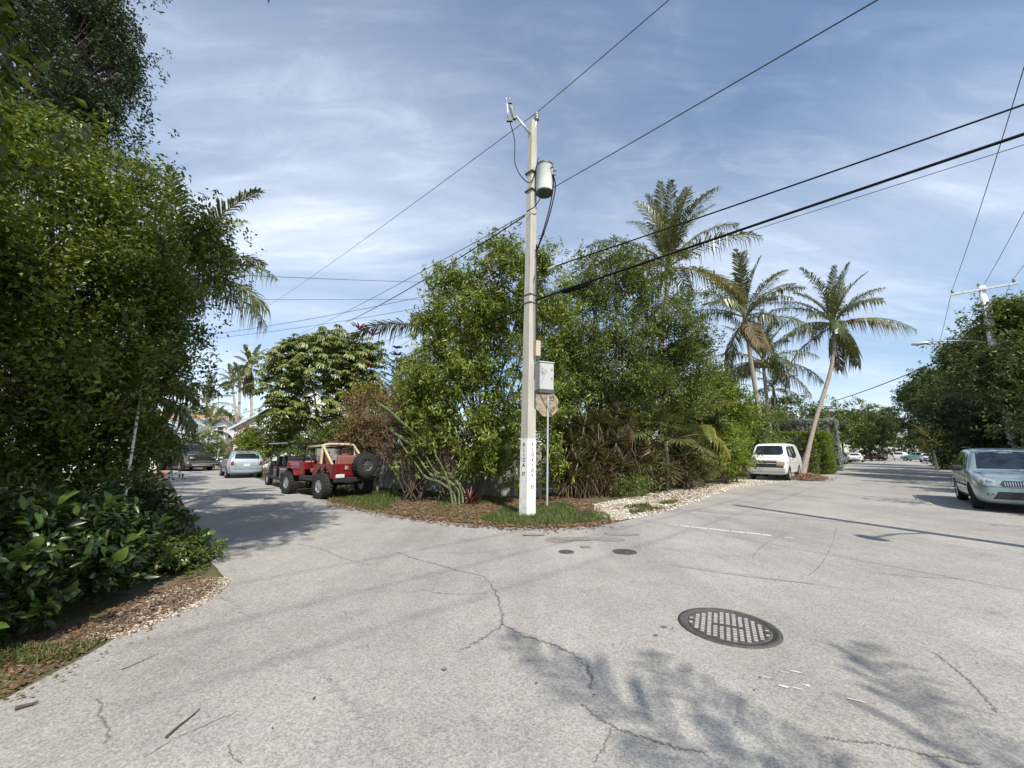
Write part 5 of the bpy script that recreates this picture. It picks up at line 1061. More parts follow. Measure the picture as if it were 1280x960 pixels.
# gardens that border the streets outside the frame
for i, (x, y, h, r_, lab) in enumerate(((21.5, 13.0, 4.5, 2.6, 'garden tree on the right verge behind the SUV tail'), (17.5, 7.0, 5.0, 2.8, 'garden tree on the near right corner'), (24.5, 16.0, 5.5, 2.8, 'garden tree on the right verge before the white pole'), (16.0, 1.5, 5.0, 3.0, 'garden tree beyond the round wooden pole'), (28.5, 19.0, 5.5, 2.6, 'garden tree right behind the white pole'), (-12.5, 8.5, 4.5, 3.0, 'garden tree behind the hedge tree'), (-12.0, 3.0, 5.0, 3.2, 'garden tree beyond the glossy shrub'))):
    bl = [(x, y, h, r_, r_, h * .55), (x + 1.2, y - .8, h * .55, r_ * .8, r_ * .8, h * .5), (x - 1.0, y + .9, h * .5, r_ * .8, r_ * .7, h * .48)]
    tree('garden_tree', lab, 'tree', (x, y, 0), (x, y, h * .35), bl, 1300, 9, .2, .09, LM['far'], 420 + i, bark=M_BARKDK, spread=.25, rough=.3)
# ------------------------------------------------------------------ wooden fence on the corner lot
A = Vector((-9.2, 19.1, 0)); B = Vector((1.0, 13.9, 0)); t = (B - A).normalized(); L = (B - A).length
fence = thing('wooden_fence', 'weathered grey vertical board fence behind cactus and red off-roader', 'fence', A, math.atan2(t.y, t.x))
rf = random.Random(9); x = 0.0; boards = []
for i in range(6):
    me = MB().box((0, 0, .88), (.135, .022, 1.76), bev=.004).mesh('board'); me.materials.append(M_WOOD[i % 3]); boards.append(me)
while x < L:
    b = link('board', rf.choice(boards), None, fence, (x, rf.uniform(-.008, .008), rf.uniform(-.05, .05)), (rf.uniform(-.012, .012), rf.uniform(-.012, .012), rf.uniform(-.03, .03))); x += .15
for z in (.4, 1.4): MB().box((L / 2, .05, z), (L, .04, .09)).build('rail', M_WOOD[1], fence)
k = 0.0
while k < L + .1: MB().box((k, .12, .9), (.1, .1, 1.85)).build('post', M_WOOD[2], fence); k += 2.4
# small white marker post and block on the verge
g = G(898, 600); mp = thing('marker_post', 'short white marker post in front of the light green bush', 'marker post', (g.x - .25, g.y + .3, 0)); MB().box((0, 0, .45), (.1, .1, 1.0), bev=.01).build('post', M_WHITE, mp); MB().lathe([(.07, .0), (.05, .06), (0, .12)], (0, 0, .94), 8).build('cap', M_WHITE, mp)
g = G(903, 601); o = MB().box((0, 0, .1), (.28, .22, .24), bev=.015).build('concrete_block', M_WHITE, None, (g.x, g.y, 0)); tag(o, 'white concrete block beside the short marker post', 'concrete block')

# ------------------------------------------------------------------ houses down the left street
M_SIDING = mat('white_siding', (.66, .66, .64), .8, var=.1, scale=2); M_METALROOF = mat('metal_roof', (.42, .44, .46), .45, metal=.3, var=.15, scale=2, vec_scale=(1, 6, 1)); M_RUST = mat('rusty_roof', (.42, .2, .1), .8, var=.5, scale=3, dirt=(.5, .42, .36)); M_WHITEROOF = mat('white_roof', (.72, .73, .74), .5, var=.08); M_SHADE = mat('window_dark', (.03, .035, .04), .15, var=.1); M_BRICK = mat('brick_paving', (.34, .19, .15), .9, var=.3, scale=8)
def gable(o, w, d, h, rise, c=(0, 0, 0), roof=M_METALROOF, over=.4, seams=True, axis='x'):
    """walls w (x) by d (y), ridge along x or y"""
    cx, cy, cz = c; mb = MB(); x, y = w / 2, d / 2
    if axis == 'y':
        vs_ = [(-x, -y, 0), (x, -y, 0), (x, y, 0), (-x, y, 0), (-x, -y, h), (x, -y, h), (x, y, h), (-x, y, h), (0, -y, h + rise), (0, y, h + rise)]; fs = [(0, 1, 5, 8, 4), (2, 3, 7, 9, 6), (1, 2, 6, 5), (3, 0, 4, 7)]
    else:
        vs_ = [(-x, -y, 0), (x, -y, 0), (x, y, 0), (-x, y, 0), (-x, -y, h), (x, -y, h), (x, y, h), (-x, y, h), (-x, 0, h + rise), (x, 0, h + rise)]; fs = [(0, 1, 5, 4), (2, 3, 7, 6), (1, 2, 6, 9, 5), (3, 0, 4, 8, 7)]
    mb.add([Vector(v_) + Vector(c) for v_ in vs_], fs); mb.build('wall', M_SIDING, o); run = (x if axis == 'y' else y); ln = (d if axis == 'y' else w) + 2 * over; sl = math.atan2(rise, run); sw = math.hypot(rise, run) + over
    for s in (-1, 1):
        Mr = Matrix.Rotation(-s * sl, 3, 'X') if axis == 'x' else Matrix.Rotation(s * sl, 3, 'Y'); ctr = Vector((0, s, 0)) if axis == 'x' else Vector((s, 0, 0)); mid = ctr * (run + over * math.cos(sl)) / 2 + Vector((cx, cy, cz + h + rise - (sw / 2) * math.sin(sl) + .06)); dm = (ln, sw, .08) if axis == 'x' else (sw, ln, .08)
        rb = MB().box(mid, dm, Mr).build('roof', roof, o); sm = MB()
        if seams:
            k = int(ln / .5)
            for j in range(k + 1):
                off = -ln / 2 + ln * j / k; pv = Vector((off, 0, .055)) if axis == 'x' else Vector((0, off, .055)); sm.box(Mr @ pv + mid, (.04, sw, .04) if axis == 'x' else (sw, .04, .04), Mr)
            sm.build('seams', roof, rb)
def window(o, x, y, z, w=.9, h=1.3, nx=(0, -1)):
    f = MB().box((x, y, z), (w + .16 if nx[1] else .08, .08 if nx[1] else w + .16, h + .16)).build('window', M_WHITE, o); MB().box((x + nx[0] * .04, y + nx[1] * .04, z), (w if nx[1] else .03, .03 if nx[1] else w, h)).build('pane', M_SHADE, f); MB().box((x + nx[0] * .06, y + nx[1] * .06, z), (w if nx[1] else .03, .03 if nx[1] else w, .05)).build('sash_bar', M_WHITE, f)
hp = P(262, 560, 46); ha = math.atan2(DE.y, DE.x) - math.pi / 2
h1_ = thing('porch_house', 'pale wooden house with grey metal gable and hipped porch roof', 'house', (hp.x - 3.6, 48, 0), ha + .5)
gable(h1_, 7, 9, 3.0, 2.1, (0, 0, 0), M_METALROOF, axis='y'); mb = MB(); mb.add([(-4.2, -4.4, 3.0), (4.2, -4.4, 3.0), (5.0, -7.2, 2.35), (-5.0, -7.2, 2.35), (-4.2, -4.4, 2.9), (4.2, -4.4, 2.9), (5.0, -7.2, 2.2), (-5.0, -7.2, 2.2)], [(0, 1, 2, 3), (7, 6, 5, 4), (3, 2, 6, 7), (1, 5, 6, 2), (0, 3, 7, 4)]); mb.build('porch_roof', M_METALROOF, h1_)
for px_ in (-4.4, -1.5, 1.5, 4.4): MB().box((px_, -6.9, 1.1), (.14, .14, 2.3)).build('porch_post', M_WHITE, h1_)
MB().box((0, -5.8, .15), (9.2, 2.6, .3)).build('porch_floor', M_SIDING, h1_)
for x_ in (-2.2, 2.2): window(h1_, x_, -4.52, 1.7)
MB().box((0, -4.53, 1.15), (1.0, .08, 2.1)).build('door', M_SHADE, h1_)
window(h1_, 0, -4.52, 3.7, .6, .8)
hp = P(236, 545, 58); h2_ = thing('rusty_roof_house', 'small house with rust-stained metal roof behind the porch house', 'house', (hp.x, 58, 0), ha); gable(h2_, 8, 7, 4.2, 2.2, (0, 0, 0), M_RUST, axis='x'); window(h2_, 0, -3.54, 2.8)
hp = P(400, 545, 38); h3_ = thing('white_roof_house', 'house with bright white gable roof glimpsed through the schefflera', 'house', (hp.x + .5, 38, 0), R(12)); gable(h3_, 11.5, 9, 3.3, 3.6, (0, 0, 0), M_WHITEROOF, axis='y'); window(h3_, -3, -4.54, 1.8); window(h3_, 3, -4.54, 1.8)
hp = P(176, 560, 26); h4_ = thing('white_cottage', 'pale cottage wall behind the low palm fronds', 'house', (hp.x - 6.6, 30.5, 0), ha); gable(h4_, 6, 8, 3.4, 2, (0, 0, 0), M_METALROOF, axis='y'); window(h4_, 3.04, -1, 1.7, nx=(1, 0)); window(h4_, 0, -4.04, 1.7)
bp1 = sheet('driveway', [(-19.5, 27.5), (-15.8, 23.3), (-12.6, 26.2), (-16.0, 31)], -.006, M_BRICK); tag(bp1, kind='structure')
bp2 = sheet('driveway', [(-22, 22.5), (-17, 20.8), (-26, 33), (-34, 38)], -.006, M_BRICK); tag(bp2, kind='structure')

# ------------------------------------------------------------------ vehicles
M_TYRE = mat('tyre', (.022, .022, .023), .85, var=.3, scale=10, bump=.3, bscale=60); M_RIM = mat('alloy', (.55, .56, .57), .3, metal=.8, var=.1); M_BLACKPL = mat('black_plastic', (.025, .025, .027), .55, var=.2); M_GLASS = glass_mat('car_glass'); M_UNDER = mat('underbody', (.012, .012, .012), .9, var=.2)
M_CHROME = mat('chrome', (.7, .71, .72), .18, metal=1.0, var=.05); M_LAMP = mat('lamp_lens', (.5, .48, .4), .15, metal=.4, var=.5, scale=14, coat=.8); M_AMBER = mat('amber_lens', (.5, .16, .05), .2, var=.2, coat=.5); M_REDLENS = mat('red_lens', (.2, .015, .012), .2, var=.2, coat=.5); M_PLATE = mat('number_plate', (.6, .62, .62), .5, var=.15, scale=20)
def paint(name, col, metal=.35, rough=.3): return mat(name, col, rough, metal, .5, .06, 1.5, coat=.7)
def loft(stations, mats_, wheels, wr, wy, lv=2):
    """half sections mirrored; boolean wheel arches; returns (mesh, bvh)"""
    rows = []
    for (x, zb, zt, zs, w, wr_) in stations:
        top = zt - zs
        half = [(0, zb), (w * .86, zb), (w * .97, zb + .10), (w, zb + .55 * (zs - zb)), (w * .985, zs - .02), (w * .95 if top > .3 else wr_ + .6 * (w - wr_), zs + min(.05, top * .4)), (wr_ + .03, zt - .10 * min(1, top / .3)), (wr_ - .06, zt - .02), (wr_ * .5, zt), (0, zt + .005)]
        rows.append([(x, y, z) for y, z in half] + [(x, -y, z) for y, z in half[-2:0:-1]])
    n = len(rows[0]); mb = MB()
    mb.add([v_ for r_ in rows for v_ in r_], [(i * n + j, i * n + (j + 1) % n, (i + 1) * n + (j + 1) % n, (i + 1) * n + j) for i in range(len(rows) - 1) for j in range(n)] + [tuple(range(n))[::-1], tuple(range((len(rows) - 1) * n, len(rows) * n))], 0, True)
    me = mb.mesh('body'); me.materials.append(mats_[0]); me.materials.append(mats_[1]); o = bpy.data.objects.new('tmp', me); C.objects.link(o)
    bm = bmesh.new(); bm.from_mesh(me); bmesh.ops.recalc_face_normals(bm, faces=bm.faces); bm.to_mesh(me); bm.free()
    o.modifiers.new('s', 'SUBSURF').levels = lv; o.modifiers['s'].render_levels = lv
    cut = MB()
    for wx in wheels:
        for s in (-1, 1): cut.tube([(wx, s * (wy - .26), wr), (wx, s * (wy + .5), wr)], wr * 1.17, 28, mi=1)
    cm = cut.mesh('cut'); cm.materials.append(mats_[0]); cm.materials.append(mats_[1]); co = bpy.data.objects.new('cut', cm); C.objects.link(co)
    bm = bmesh.new(); bm.from_mesh(cm); bmesh.ops.recalc_face_normals(bm, faces=bm.faces); bm.to_mesh(cm); bm.free()
    dg = bpy.context.evaluated_depsgraph_get(); full = bpy.data.meshes.new_from_object(o.evaluated_get(dg)); bvh = BVHTree.FromPolygons([v_.co.copy() for v_ in full.vertices], [list(p.vertices) for p in full.polygons])
    b = o.modifiers.new('b', 'BOOLEAN'); b.operation = 'DIFFERENCE'; b.object = co; b.solver = 'EXACT'
    dg = bpy.context.evaluated_depsgraph_get(); out = bpy.data.meshes.new_from_object(o.evaluated_get(dg)); out.polygons.foreach_set('use_smooth', [True] * len(out.polygons))
    bpy.data.objects.remove(o); bpy.data.objects.remove(co); return out, bvh
def conform(name, bvh, poly, axis, sign, m, parent, off=.006, cuts=5):
    """a panel cut to a 2D outline and laid on the body: axis 'y' = seen from the side (x,z), 'x' = from front or back (y,z), 'z' = from above (x,y)"""
    bm = bmesh.new(); mk = {'y': lambda a, b: Vector((a, 0, b)), 'x': lambda a, b: Vector((0, a, b)), 'z': lambda a, b: Vector((a, b, 0))}[axis]
    f = bm.faces.new([bm.verts.new(mk(a, b)) for a, b in poly]); bmesh.ops.triangulate(bm, faces=[f]); bmesh.ops.subdivide_edges(bm, edges=list(bm.edges), cuts=cuts, use_grid_fill=True)
    dr = {'y': Vector((0, -sign, 0)), 'x': Vector((-sign, 0, 0)), 'z': Vector((0, 0, -sign))}[axis]; bad = []
    for v_ in bm.verts:
        h = bvh.ray_cast(v_.co - dr * 6, dr)
        if h[0] is None: bad.append(v_)
        else: v_.co = h[0] - dr * off
    bmesh.ops.delete(bm, geom=bad, context='VERTS'); bmesh.ops.recalc_face_normals(bm, faces=bm.faces)
    fs = list(bm.faces)
    if fs:
        s = sum((f_.normal for f_ in fs), Vector())
        if s.dot(dr) > 0: bmesh.ops.reverse_faces(bm, faces=fs)
    for f_ in bm.faces: f_.smooth = True
    me = bpy.data.meshes.new(name); bm.to_mesh(me); bm.free(); return link(name, me, m, parent)
WM = {}
def wheel_meshes(r_, w, style):
    key = (r_, w, style)
    if key in WM: return WM[key]
    rr = r_ * (.62 if style != 'offroad' else .5); Rx = Matrix.Rotation(R(90), 3, 'X')
    ty = MB().lathe([(rr, -w * .42), (r_ * .9, -w * .5), (r_ * .98, -w * .4), (r_, -w * .25), (r_, w * .25), (r_ * .98, w * .4), (r_ * .9, w * .5), (rr, w * .42)], (0, 0, 0), 28, Rx)
    if style == 'offroad':
        for i in range(26):
            a = 2 * math.pi * i / 26
            for s in (-1, 1): ty.box((r_ * math.cos(a + .06 * s), s * w * .3, r_ * math.sin(a + .06 * s)), (.03, w * .38, .05), Matrix.Rotation(-a, 3, 'Y'))
    ri = MB(); 
    for s in (-1, 1): ri.lathe([(rr * 1.01, s * w * .43), (rr * .95, s * w * .40), (rr * .9, s * w * .25), (rr * .3, s * w * .22), (rr * .28, s * w * .34), (0, s * w * .34)], (0, 0, 0), 24, Rx)
    for i in range(5 if style != 'offroad' else 8):
        a = 2 * math.pi * i / (5 if style != 'offroad' else 8)
        for s in (-1, 1): ri.box((rr * .58 * math.cos(a), -s * w * .3, rr * .58 * math.sin(a)), (rr * .7, .03, rr * .3), Matrix.Rotation(-a, 3, 'Y'), bev=.008)
    WM[key] = (ty.mesh('tyre'), ri.mesh('rim')); WM[key][0].materials.append(M_TYRE); WM[key][1].materials.append(M_RIM); return WM[key]
def wheels(o, xs, wy, r_, w, style='road', steer=0):
    for i, x_ in enumerate(xs):
        for s in (-1, 1):
            tm, rm = wheel_meshes(r_, w, style); t_ = link('wheel', tm, None, o, (x_, s * wy, r_), (0, 0, steer if i == 0 else 0)); link('rim', rm, None, t_)
def place(local, world, yaw):
    """origin so that a local point lands on a world ground point"""
    c, s = math.cos(yaw), math.sin(yaw); return Vector((world[0] - (c * local[0] - s * local[1]), world[1] - (s * local[0] + c * local[1]), 0))

# ---- pale teal SUV parked on the right
yaw = math.atan2(-.745, -.667); wp = G(1221, 635.5)
P_SUV = paint('suv_pale_teal', (.30, .40, .41), .45, .28)
suv = thing('parked_suv', 'pale teal SUV parked facing the corner on the right verge', 'car', place((1.42, -.84), wp, yaw), yaw)
stn = [(2.38, .34, .74, .66, .62, .5), (2.32, .26, .83, .74, .78, .66), (2.15, .22, .92, .82, .87, .74), (1.85, .2, 1.0, .9, .915, .79), (1.3, .2, 1.07, .96, .93, .82), (1.08, .2, 1.12, .99, .93, .80), (1.0, .2, 1.17, 1.0, .93, .78), (.42, .2, 1.60, 1.02, .93, .66), (.28, .2, 1.68, 1.03, .93, .64), (-.3, .2, 1.74, 1.04, .93, .65), (-1.3, .2, 1.745, 1.05, .93, .65), (-1.95, .2, 1.70, 1.06, .92, .63), (-2.2, .25, 1.45, 1.07, .9, .66), (-2.32, .3, 1.12, 1.04, .87, .72), (-2.37, .4, .98, .92, .8, .68)]
bm_, bv = loft(stn, [P_SUV, M_UNDER], (1.42, -1.43), .35, .82); body = link('body', bm_, None, suv)
conform('windshield', bv, [(-.66, 1.13), (.66, 1.13), (.56, 1.60), (0, 1.645), (-.56, 1.60)], 'x', 1, M_GLASS, suv, .006)
for s in (-1, 1):
    conform('side_window', bv, [(.72, 1.10), (.22, 1.52), (-.2, 1.60), (-.22, 1.12)], 'y', s, M_GLASS, suv)
    conform('side_window', bv, [(-.3, 1.12), (-.28, 1.60), (-1.1, 1.62), (-1.22, 1.14)], 'y', s, M_GLASS, suv)
    conform('side_window', bv, [(-1.32, 1.15), (-1.2, 1.61), (-1.75, 1.58), (-2.0, 1.2)], 'y', s, M_GLASS, suv)
    conform('headlight', bv, [(s * .50, .72), (s * .52, .84), (s * .66, .91), (s * .80, .90), (s * .87, .84), (s * .84, .75), (s * .66, .70)], 'x', 1, M_LAMP, suv, .008)
    fl = conform('fog_light', bv, [(s * .58, .46), (s * .60, .51), (s * .70, .51), (s * .71, .46)], 'x', 1, M_BLACKPL, suv, .008); conform('lens', bv, [(s * .61, .47), (s * .62, .50), (s * .68, .50), (s * .68, .47)], 'x', 1, M_LAMP, fl, .012)
    mm = MB(); mm.box((.66, s * 1.03, 1.13), (.16, .24, .17), bev=.05); mm.build('mirror', M_BLACKPL, suv)
    d = conform('door', bv, [(.92, .42), (.86, 1.02), (-.22, 1.06), (-.24, .40)], 'y', s, P_SUV, suv, .004); MB().box((-.1, s * .945, .93), (.16, .03, .035), bev=.01).build('handle', P_SUV, d)
    d = conform('door', bv, [(-.27, .40), (-.25, 1.06), (-1.22, 1.08), (-1.05, .62), (-.98, .40)], 'y', s, P_SUV, suv, .004); MB().box((-1.06, s * .945, .95), (.16, .03, .035), bev=.01).build('handle', P_SUV, d)
    conform('side_moulding', bv, [(1.0, .60), (1.0, .66), (-1.0, .66), (-1.0, .60)], 'y', s, M_BLACKPL, suv, .014); MB().tube([(.1, s * .6, 1.76), (-1.8, s * .58, 1.77)], .018, 8).build('roof_rail', M_BLACKPL, suv)
    conform('sill', bv, [(1.02, .24), (1.02, .36), (-1.02, .36), (-1.02, .24)], 'y', s, M_BLACKPL, suv, .01)
    MB().tube([(.98, s * .1, 1.155), (.80, s * .35, 1.29), (.77, s * .42, 1.32)], .008, 5).build('wiper', M_BLACKPL, suv)
gr = conform('grille', bv, [(-.46, .76), (-.40, .70), (.40, .70), (.46, .76), (.38, .85), (-.38, .85)], 'x', 1, M_BLACKPL, suv, .01)
for i in range(17):
    y_ = -.36 + .045 * i; conform('grille_bar', bv, [(y_ - .008, .715), (y_ + .008, .715), (y_ + .008, .82), (y_ - .008, .82)], 'x', 1, M_CHROME, gr, .018, 1)
conform('bumper_insert', bv, [(-.62, .36), (.62, .36), (.5, .56), (-.5, .56)], 'x', 1, M_BLACKPL, suv, .01)
conform('hood', bv, [(2.1, -.62), (2.2, 0), (2.1, .62), (1.2, .74), (1.2, -.74)], 'z', 1, P_SUV, suv, .004)
def gap(bv, a, b, axis, sign, par, w=.008, off=.009):
    A_, B_ = Vector(a), Vector(b); n_ = Vector((-(B_ - A_).y, (B_ - A_).x)).normalized() * w / 2
    return conform('panel_gap', bv, [A_ + n_, B_ + n_, B_ - n_, A_ - n_], axis, sign, M_UNDER, par, off, 6)
for s in (-1, 1):
    gap(bv, (2.05, s * .66), (1.15, s * .78), 'z', 1, suv); gap(bv, (s * .02, .665), (s * .86, .69), 'x', 1, suv); gap(bv, (.94, .42), (.9, 1.02), 'y', s, suv); gap(bv, (-.255, .40), (-.235, 1.06), 'y', s, suv); gap(bv, (-1.0, .62), (-1.22, 1.08), 'y', s, suv)
    hl2 = conform('lamp_bowl', bv, [(s * .56, .745), (s * .58, .83), (s * .68, .85), (s * .7, .75)], 'x', 1, M_CHROME, suv, .012); conform('lamp_bowl', bv, [(s * .73, .77), (s * .73, .86), (s * .81, .86), (s * .81, .78)], 'x', 1, M_CHROME, suv, .012)
wheels(suv, (1.42, -1.43), .80, .35, .24, steer=R(-6)); MB().box((0, 0, .26), (4.2, 1.4, .12)).build('underbody', M_UNDER, suv)

# ---- white cargo van on the gravel
yaw = math.atan2(-.735, -.678); wp = G(985, 600.8); P_VAN = paint('van_white', (.8, .81, .82), 0, .35)
van = thing('white_van', 'white full-size van with dark grille parked on the gravel verge', 'van', place((1.95, .84), wp, yaw), yaw)
stn = [(2.82, .42, 1.08, .92, .86, .76), (2.78, .36, 1.16, 1.0, .93, .82), (2.6, .32, 1.22, 1.06, .98, .84), (2.0, .3, 1.32, 1.14, 1.0, .84), (1.86, .3, 1.38, 1.17, 1.0, .84), (1.78, .3, 1.46, 1.18, 1.0, .83), (1.25, .3, 1.98, 1.2, 1.0, .76), (1.1, .3, 2.05, 1.2, 1.0, .75), (.5, .3, 2.1, 1.22, 1.0, .76), (-1.8, .3, 2.11, 1.22, 1.0, .77), (-2.6, .32, 2.08, 1.22, 1.0, .76), (-2.76, .36, 1.9, 1.22, .98, .76), (-2.82, .42, 1.5, 1.2, .95, .8)]
bm_, bv = loft(stn, [P_VAN, M_UNDER], (1.95, -1.48), .37, .88); link('body', bm_, None, van)
conform('windshield', bv, [(-.86, 1.40), (.86, 1.40), (.73, 2.0), (0, 2.03), (-.73, 2.0)], 'x', 1, M_GLASS, van)
for s in (-1, 1):
    conform('side_window', bv, [(1.6, 1.32), (1.22, 1.85), (.72, 1.9), (.72, 1.32)], 'y', s, M_GLASS, van); conform('side_window', bv, [(.6, 1.34), (.6, 1.9), (-.1, 1.92), (-.1, 1.34)], 'y', s, M_GLASS, van); conform('side_window', bv, [(-.25, 1.34), (-.25, 1.92), (-1.1, 1.92), (-1.1, 1.34)], 'y', s, M_GLASS, van)
    d = conform('door', bv, [(1.5, .5), (1.7, 1.25), (.64, 1.28), (.64, .42)], 'y', s, P_VAN, van, .004); MB().box((.78, s * 1.02, 1.15), (.16, .03, .05), bev=.01).build('handle', M_BLACKPL, d)
    hl = conform('headlight', bv, [(s * .52, .88), (s * .52, 1.05), (s * .84, 1.06), (s * .84, .88)], 'x', 1, M_LAMP, van, .01); conform('turn_signal', bv, [(s * .52, .82), (s * .52, .88), (s * .86, .88), (s * .86, .82)], 'x', 1, M_AMBER, hl, .012); conform('marker_lamp', bv, [(s * .8, .9), (s * .8, 1.05), (s * .9, 1.05), (s * .9, .9)], 'x', 1, M_AMBER, hl, .014)
    mm = MB(); mm.box((1.5, s * 1.16, 1.38), (.1, .2, .28), bev=.03); mm.tube([(1.48, s * .98, 1.3), (1.5, s * 1.1, 1.33)], .025, 6); mm.build('mirror', M_BLACKPL, van); conform('body_line', bv, [(1.4, .98), (1.4, 1.0), (-2.6, 1.0), (-2.6, .98)], 'y', s, M_WHITE, van, .012)
gr = conform('grille', bv, [(-.52, .80), (.52, .80), (.52, 1.07), (-.52, 1.07)], 'x', 1, M_BLACKPL, van, .01); conform('grille_bar', bv, [(-.5, .92), (.5, .92), (.5, .97), (-.5, .97)], 'x', 1, M_BOXGREY, gr, .03)
conform('badge', bv, [(-.08, .945), (-.04, .97), (.08, .97), (.1, .945), (.04, .92), (-.06, .92)], 'x', 1, M_CHROME, gr, .04, 1)
bu = MB(); bu.box((2.84, 0, .6), (.16, 1.86, .26), bev=.05); bu.build('bumper', M_BOXGREY, van); MB().box((2.88, 0, .77), (.08, 1.7, .08), bev=.02).build('bumper_strip', M_BLACKPL, van)
for s in (-1, 1):
    gap(bv, (1.52, .45), (1.72, 1.25), 'y', s, van, .014); gap(bv, (.62, .4), (.62, 1.95), 'y', s, van, .014); gap(bv, (-.18, .4), (-.18, 1.95), 'y', s, van, .012); gap(bv, (-1.2, .5), (-1.2, 1.95), 'y', s, van, .012); gap(bv, (s * .01, 1.11), (s * .86, 1.1), 'x', 1, van, .014); gap(bv, (2.6, s * .8), (1.95, s * .86), 'z', 1, van, .014)
    MB().tube([(1.86, s * .12, 1.42), (1.66, s * .5, 1.62)], .01, 5).build('wiper', M_BLACKPL, van)
wheels(van, (1.95, -1.48), .86, .37, .25); MB().box((0, 0, .34), (5, 1.5, .12)).build('underbody', M_UNDER, van)

# ---- generic car
def car(name, label, loc, yaw, L, W_, H_, col, style, group=None, cat='car', metal=.35, dust=None):
    Pm = paint('paint_' + label.split(' ')[0] + '_' + str(len(MATS)), col, metal); o = thing(name, label, cat, loc, yaw, group); h = L / 2; w = W_ / 2; hood = .58 * H_; belt = .6 * H_
    if style == 'hatch': prof = [(1, .42, .36), (.95, .5, .44), (.6, .62, .56), (.46, .66, .6), (.08, .96, .61), (-.1, 1.0, .62), (-.6, .985, .63), (-.85, .92, .64), (-.97, .66, .6), (-1, .5, .44)]
    elif style == 'pickup': prof = [(1, .56, .5), (.97, .62, .54), (.5, .68, .6), (.42, .7, .61), (.22, .96, .62), (.1, 1.0, .63), (-.16, .98, .63), (-.22, .7, .62), (-.95, .66, .6), (-1, .6, .5)]
    else: prof = [(1, .42, .36), (.94, .52, .46), (.55, .63, .57), (.4, .67, .6), (.1, .96, .62), (-.1, 1.0, .62), (-.4, .97, .63), (-.68, .72, .62), (-.94, .66, .58), (-1, .5, .42)]
    stn = [(f * h, .2 if abs(f) < .9 else .3, zt * H_, zs * H_, w * (1 if abs(f) < .9 else .88), w * (.70 if zt > .9 else .84)) for f, zt, zs in prof]; r_ = .31 if style != 'pickup' else .40
    bm_, bv = loft(stn, [Pm, M_UNDER], (.6 * h, -.6 * h), r_, w * .9); link('body', bm_, None, o); top = .93 * H_; zb = .66 * H_
    conform('windshield', bv, [(-w * .74, zb + .03), (w * .74, zb + .03), (w * .62, top), (-w * .62, top)], 'x', 1, M_GLASS, o)
    conform('rear_window', bv, [(-w * .7, zb + .05), (w * .7, zb + .05), (w * .58, top - .03), (-w * .58, top - .03)], 'x', -1, M_GLASS, o)
    xr = -.2 * h if style == 'pickup' else (-.66 * h if style == 'hatch' else -.44 * h); xf = .32 * h
    for s in (-1, 1):
        conform('side_window', bv, [(xf, zb), (.12 * h, top - .02), (-.05 * h if style != 'pickup' else xr, top - .02), (-.05 * h if style != 'pickup' else xr, zb)], 'y', s, M_GLASS, o)
        if style != 'pickup': conform('side_window', bv, [(-.08 * h, zb), (-.08 * h, top - .02), (xr + .06 * h, top - .03), (xr, zb)], 'y', s, M_GLASS, o)
        conform('headlight', bv, [(s * w * .5, .46 * H_), (s * w * .5, .52 * H_), (s * w * .8, .53 * H_), (s * w * .82, .46 * H_)], 'x', 1, M_LAMP, o, .01)
        conform('tail_light', bv, [(s * w * .66, .46 * H_), (s * w * .72, .62 * H_), (s * w * .84, .62 * H_), (s * w * .86, .47 * H_)], 'x', -1, M_REDLENS, o, .01)
        d = conform('door', bv, [(.4 * h, .28 * H_), (.36 * h, zb - .04), (-.06 * h, zb - .04), (-.06 * h, .26 * H_)], 'y', s, Pm, o, .004); MB().box((0, s * w * 1.0, zb - .12), (.14, .03, .03)).build('handle', Pm, d)
        MB().box((.3 * h, s * (w + .09), zb + .06), (.12, .18, .13), bev=.04).build('mirror', Pm, o)
    conform('grille', bv, [(-w * .46, .36 * H_), (w * .46, .36 * H_), (w * .46, .50 * H_), (-w * .46, .50 * H_)], 'x', 1, M_BLACKPL, o, .008); pl_ = .40 * H_
    MB().box((-h - .012, 0, .47 * H_), (.02, .3, .15)).build('number_plate', M_PLATE, o); conform('bumper', bv, [(-w * .8, .2 * H_), (w * .8, .2 * H_), (w * .84, .30 * H_), (-w * .84, .30 * H_)], 'x', -1, Pm if style == 'hatch' else M_BLACKPL, o, .012); conform('bumper', bv, [(-w * .8, .2 * H_), (w * .8, .2 * H_), (w * .84, .30 * H_), (-w * .84, .30 * H_)], 'x', 1, M_CHROME if style == 'pickup' else M_BLACKPL, o, .012)
    for s in (-1, 1):
        gap(bv, (s * w * .01, .335 * H_), (s * w * .86, .335 * H_), 'x', -1, o, .012); gap(bv, (s * w * .6, .34 * H_), (s * w * .62, .66 * H_), 'x', -1, o, .012); gap(bv, (-.07 * h, .26 * H_), (-.07 * h, zb - .04), 'y', s, o, .012); gap(bv, (.41 * h, .28 * H_), (.37 * h, zb - .04), 'y', s, o, .012)
    wheels(o, (.6 * h, -.6 * h), w * .88, r_, .22); MB().box((0, 0, .3), (L * .85, W_ * .75, .1)).build('underbody', M_UNDER, o); return o
yawE = math.atan2(DE.y, DE.x); wp = G(284, 597.5)
car('hatchback', 'silver blue hatchback seen from behind on the side street', place((-1.25, .75), wp, yawE), yawE, 4.15, 1.74, 1.53, (.36, .44, .5), 'hatch')
pk = P(232, 592, 31); tr = car('pickup_truck', 'dark pickup truck facing the street in front of the porch house', (pk.x, 31, 0), yawE + math.pi + .3, 5.4, 2.0, 1.95, (.02, .022, .026), 'pickup', cat='truck')
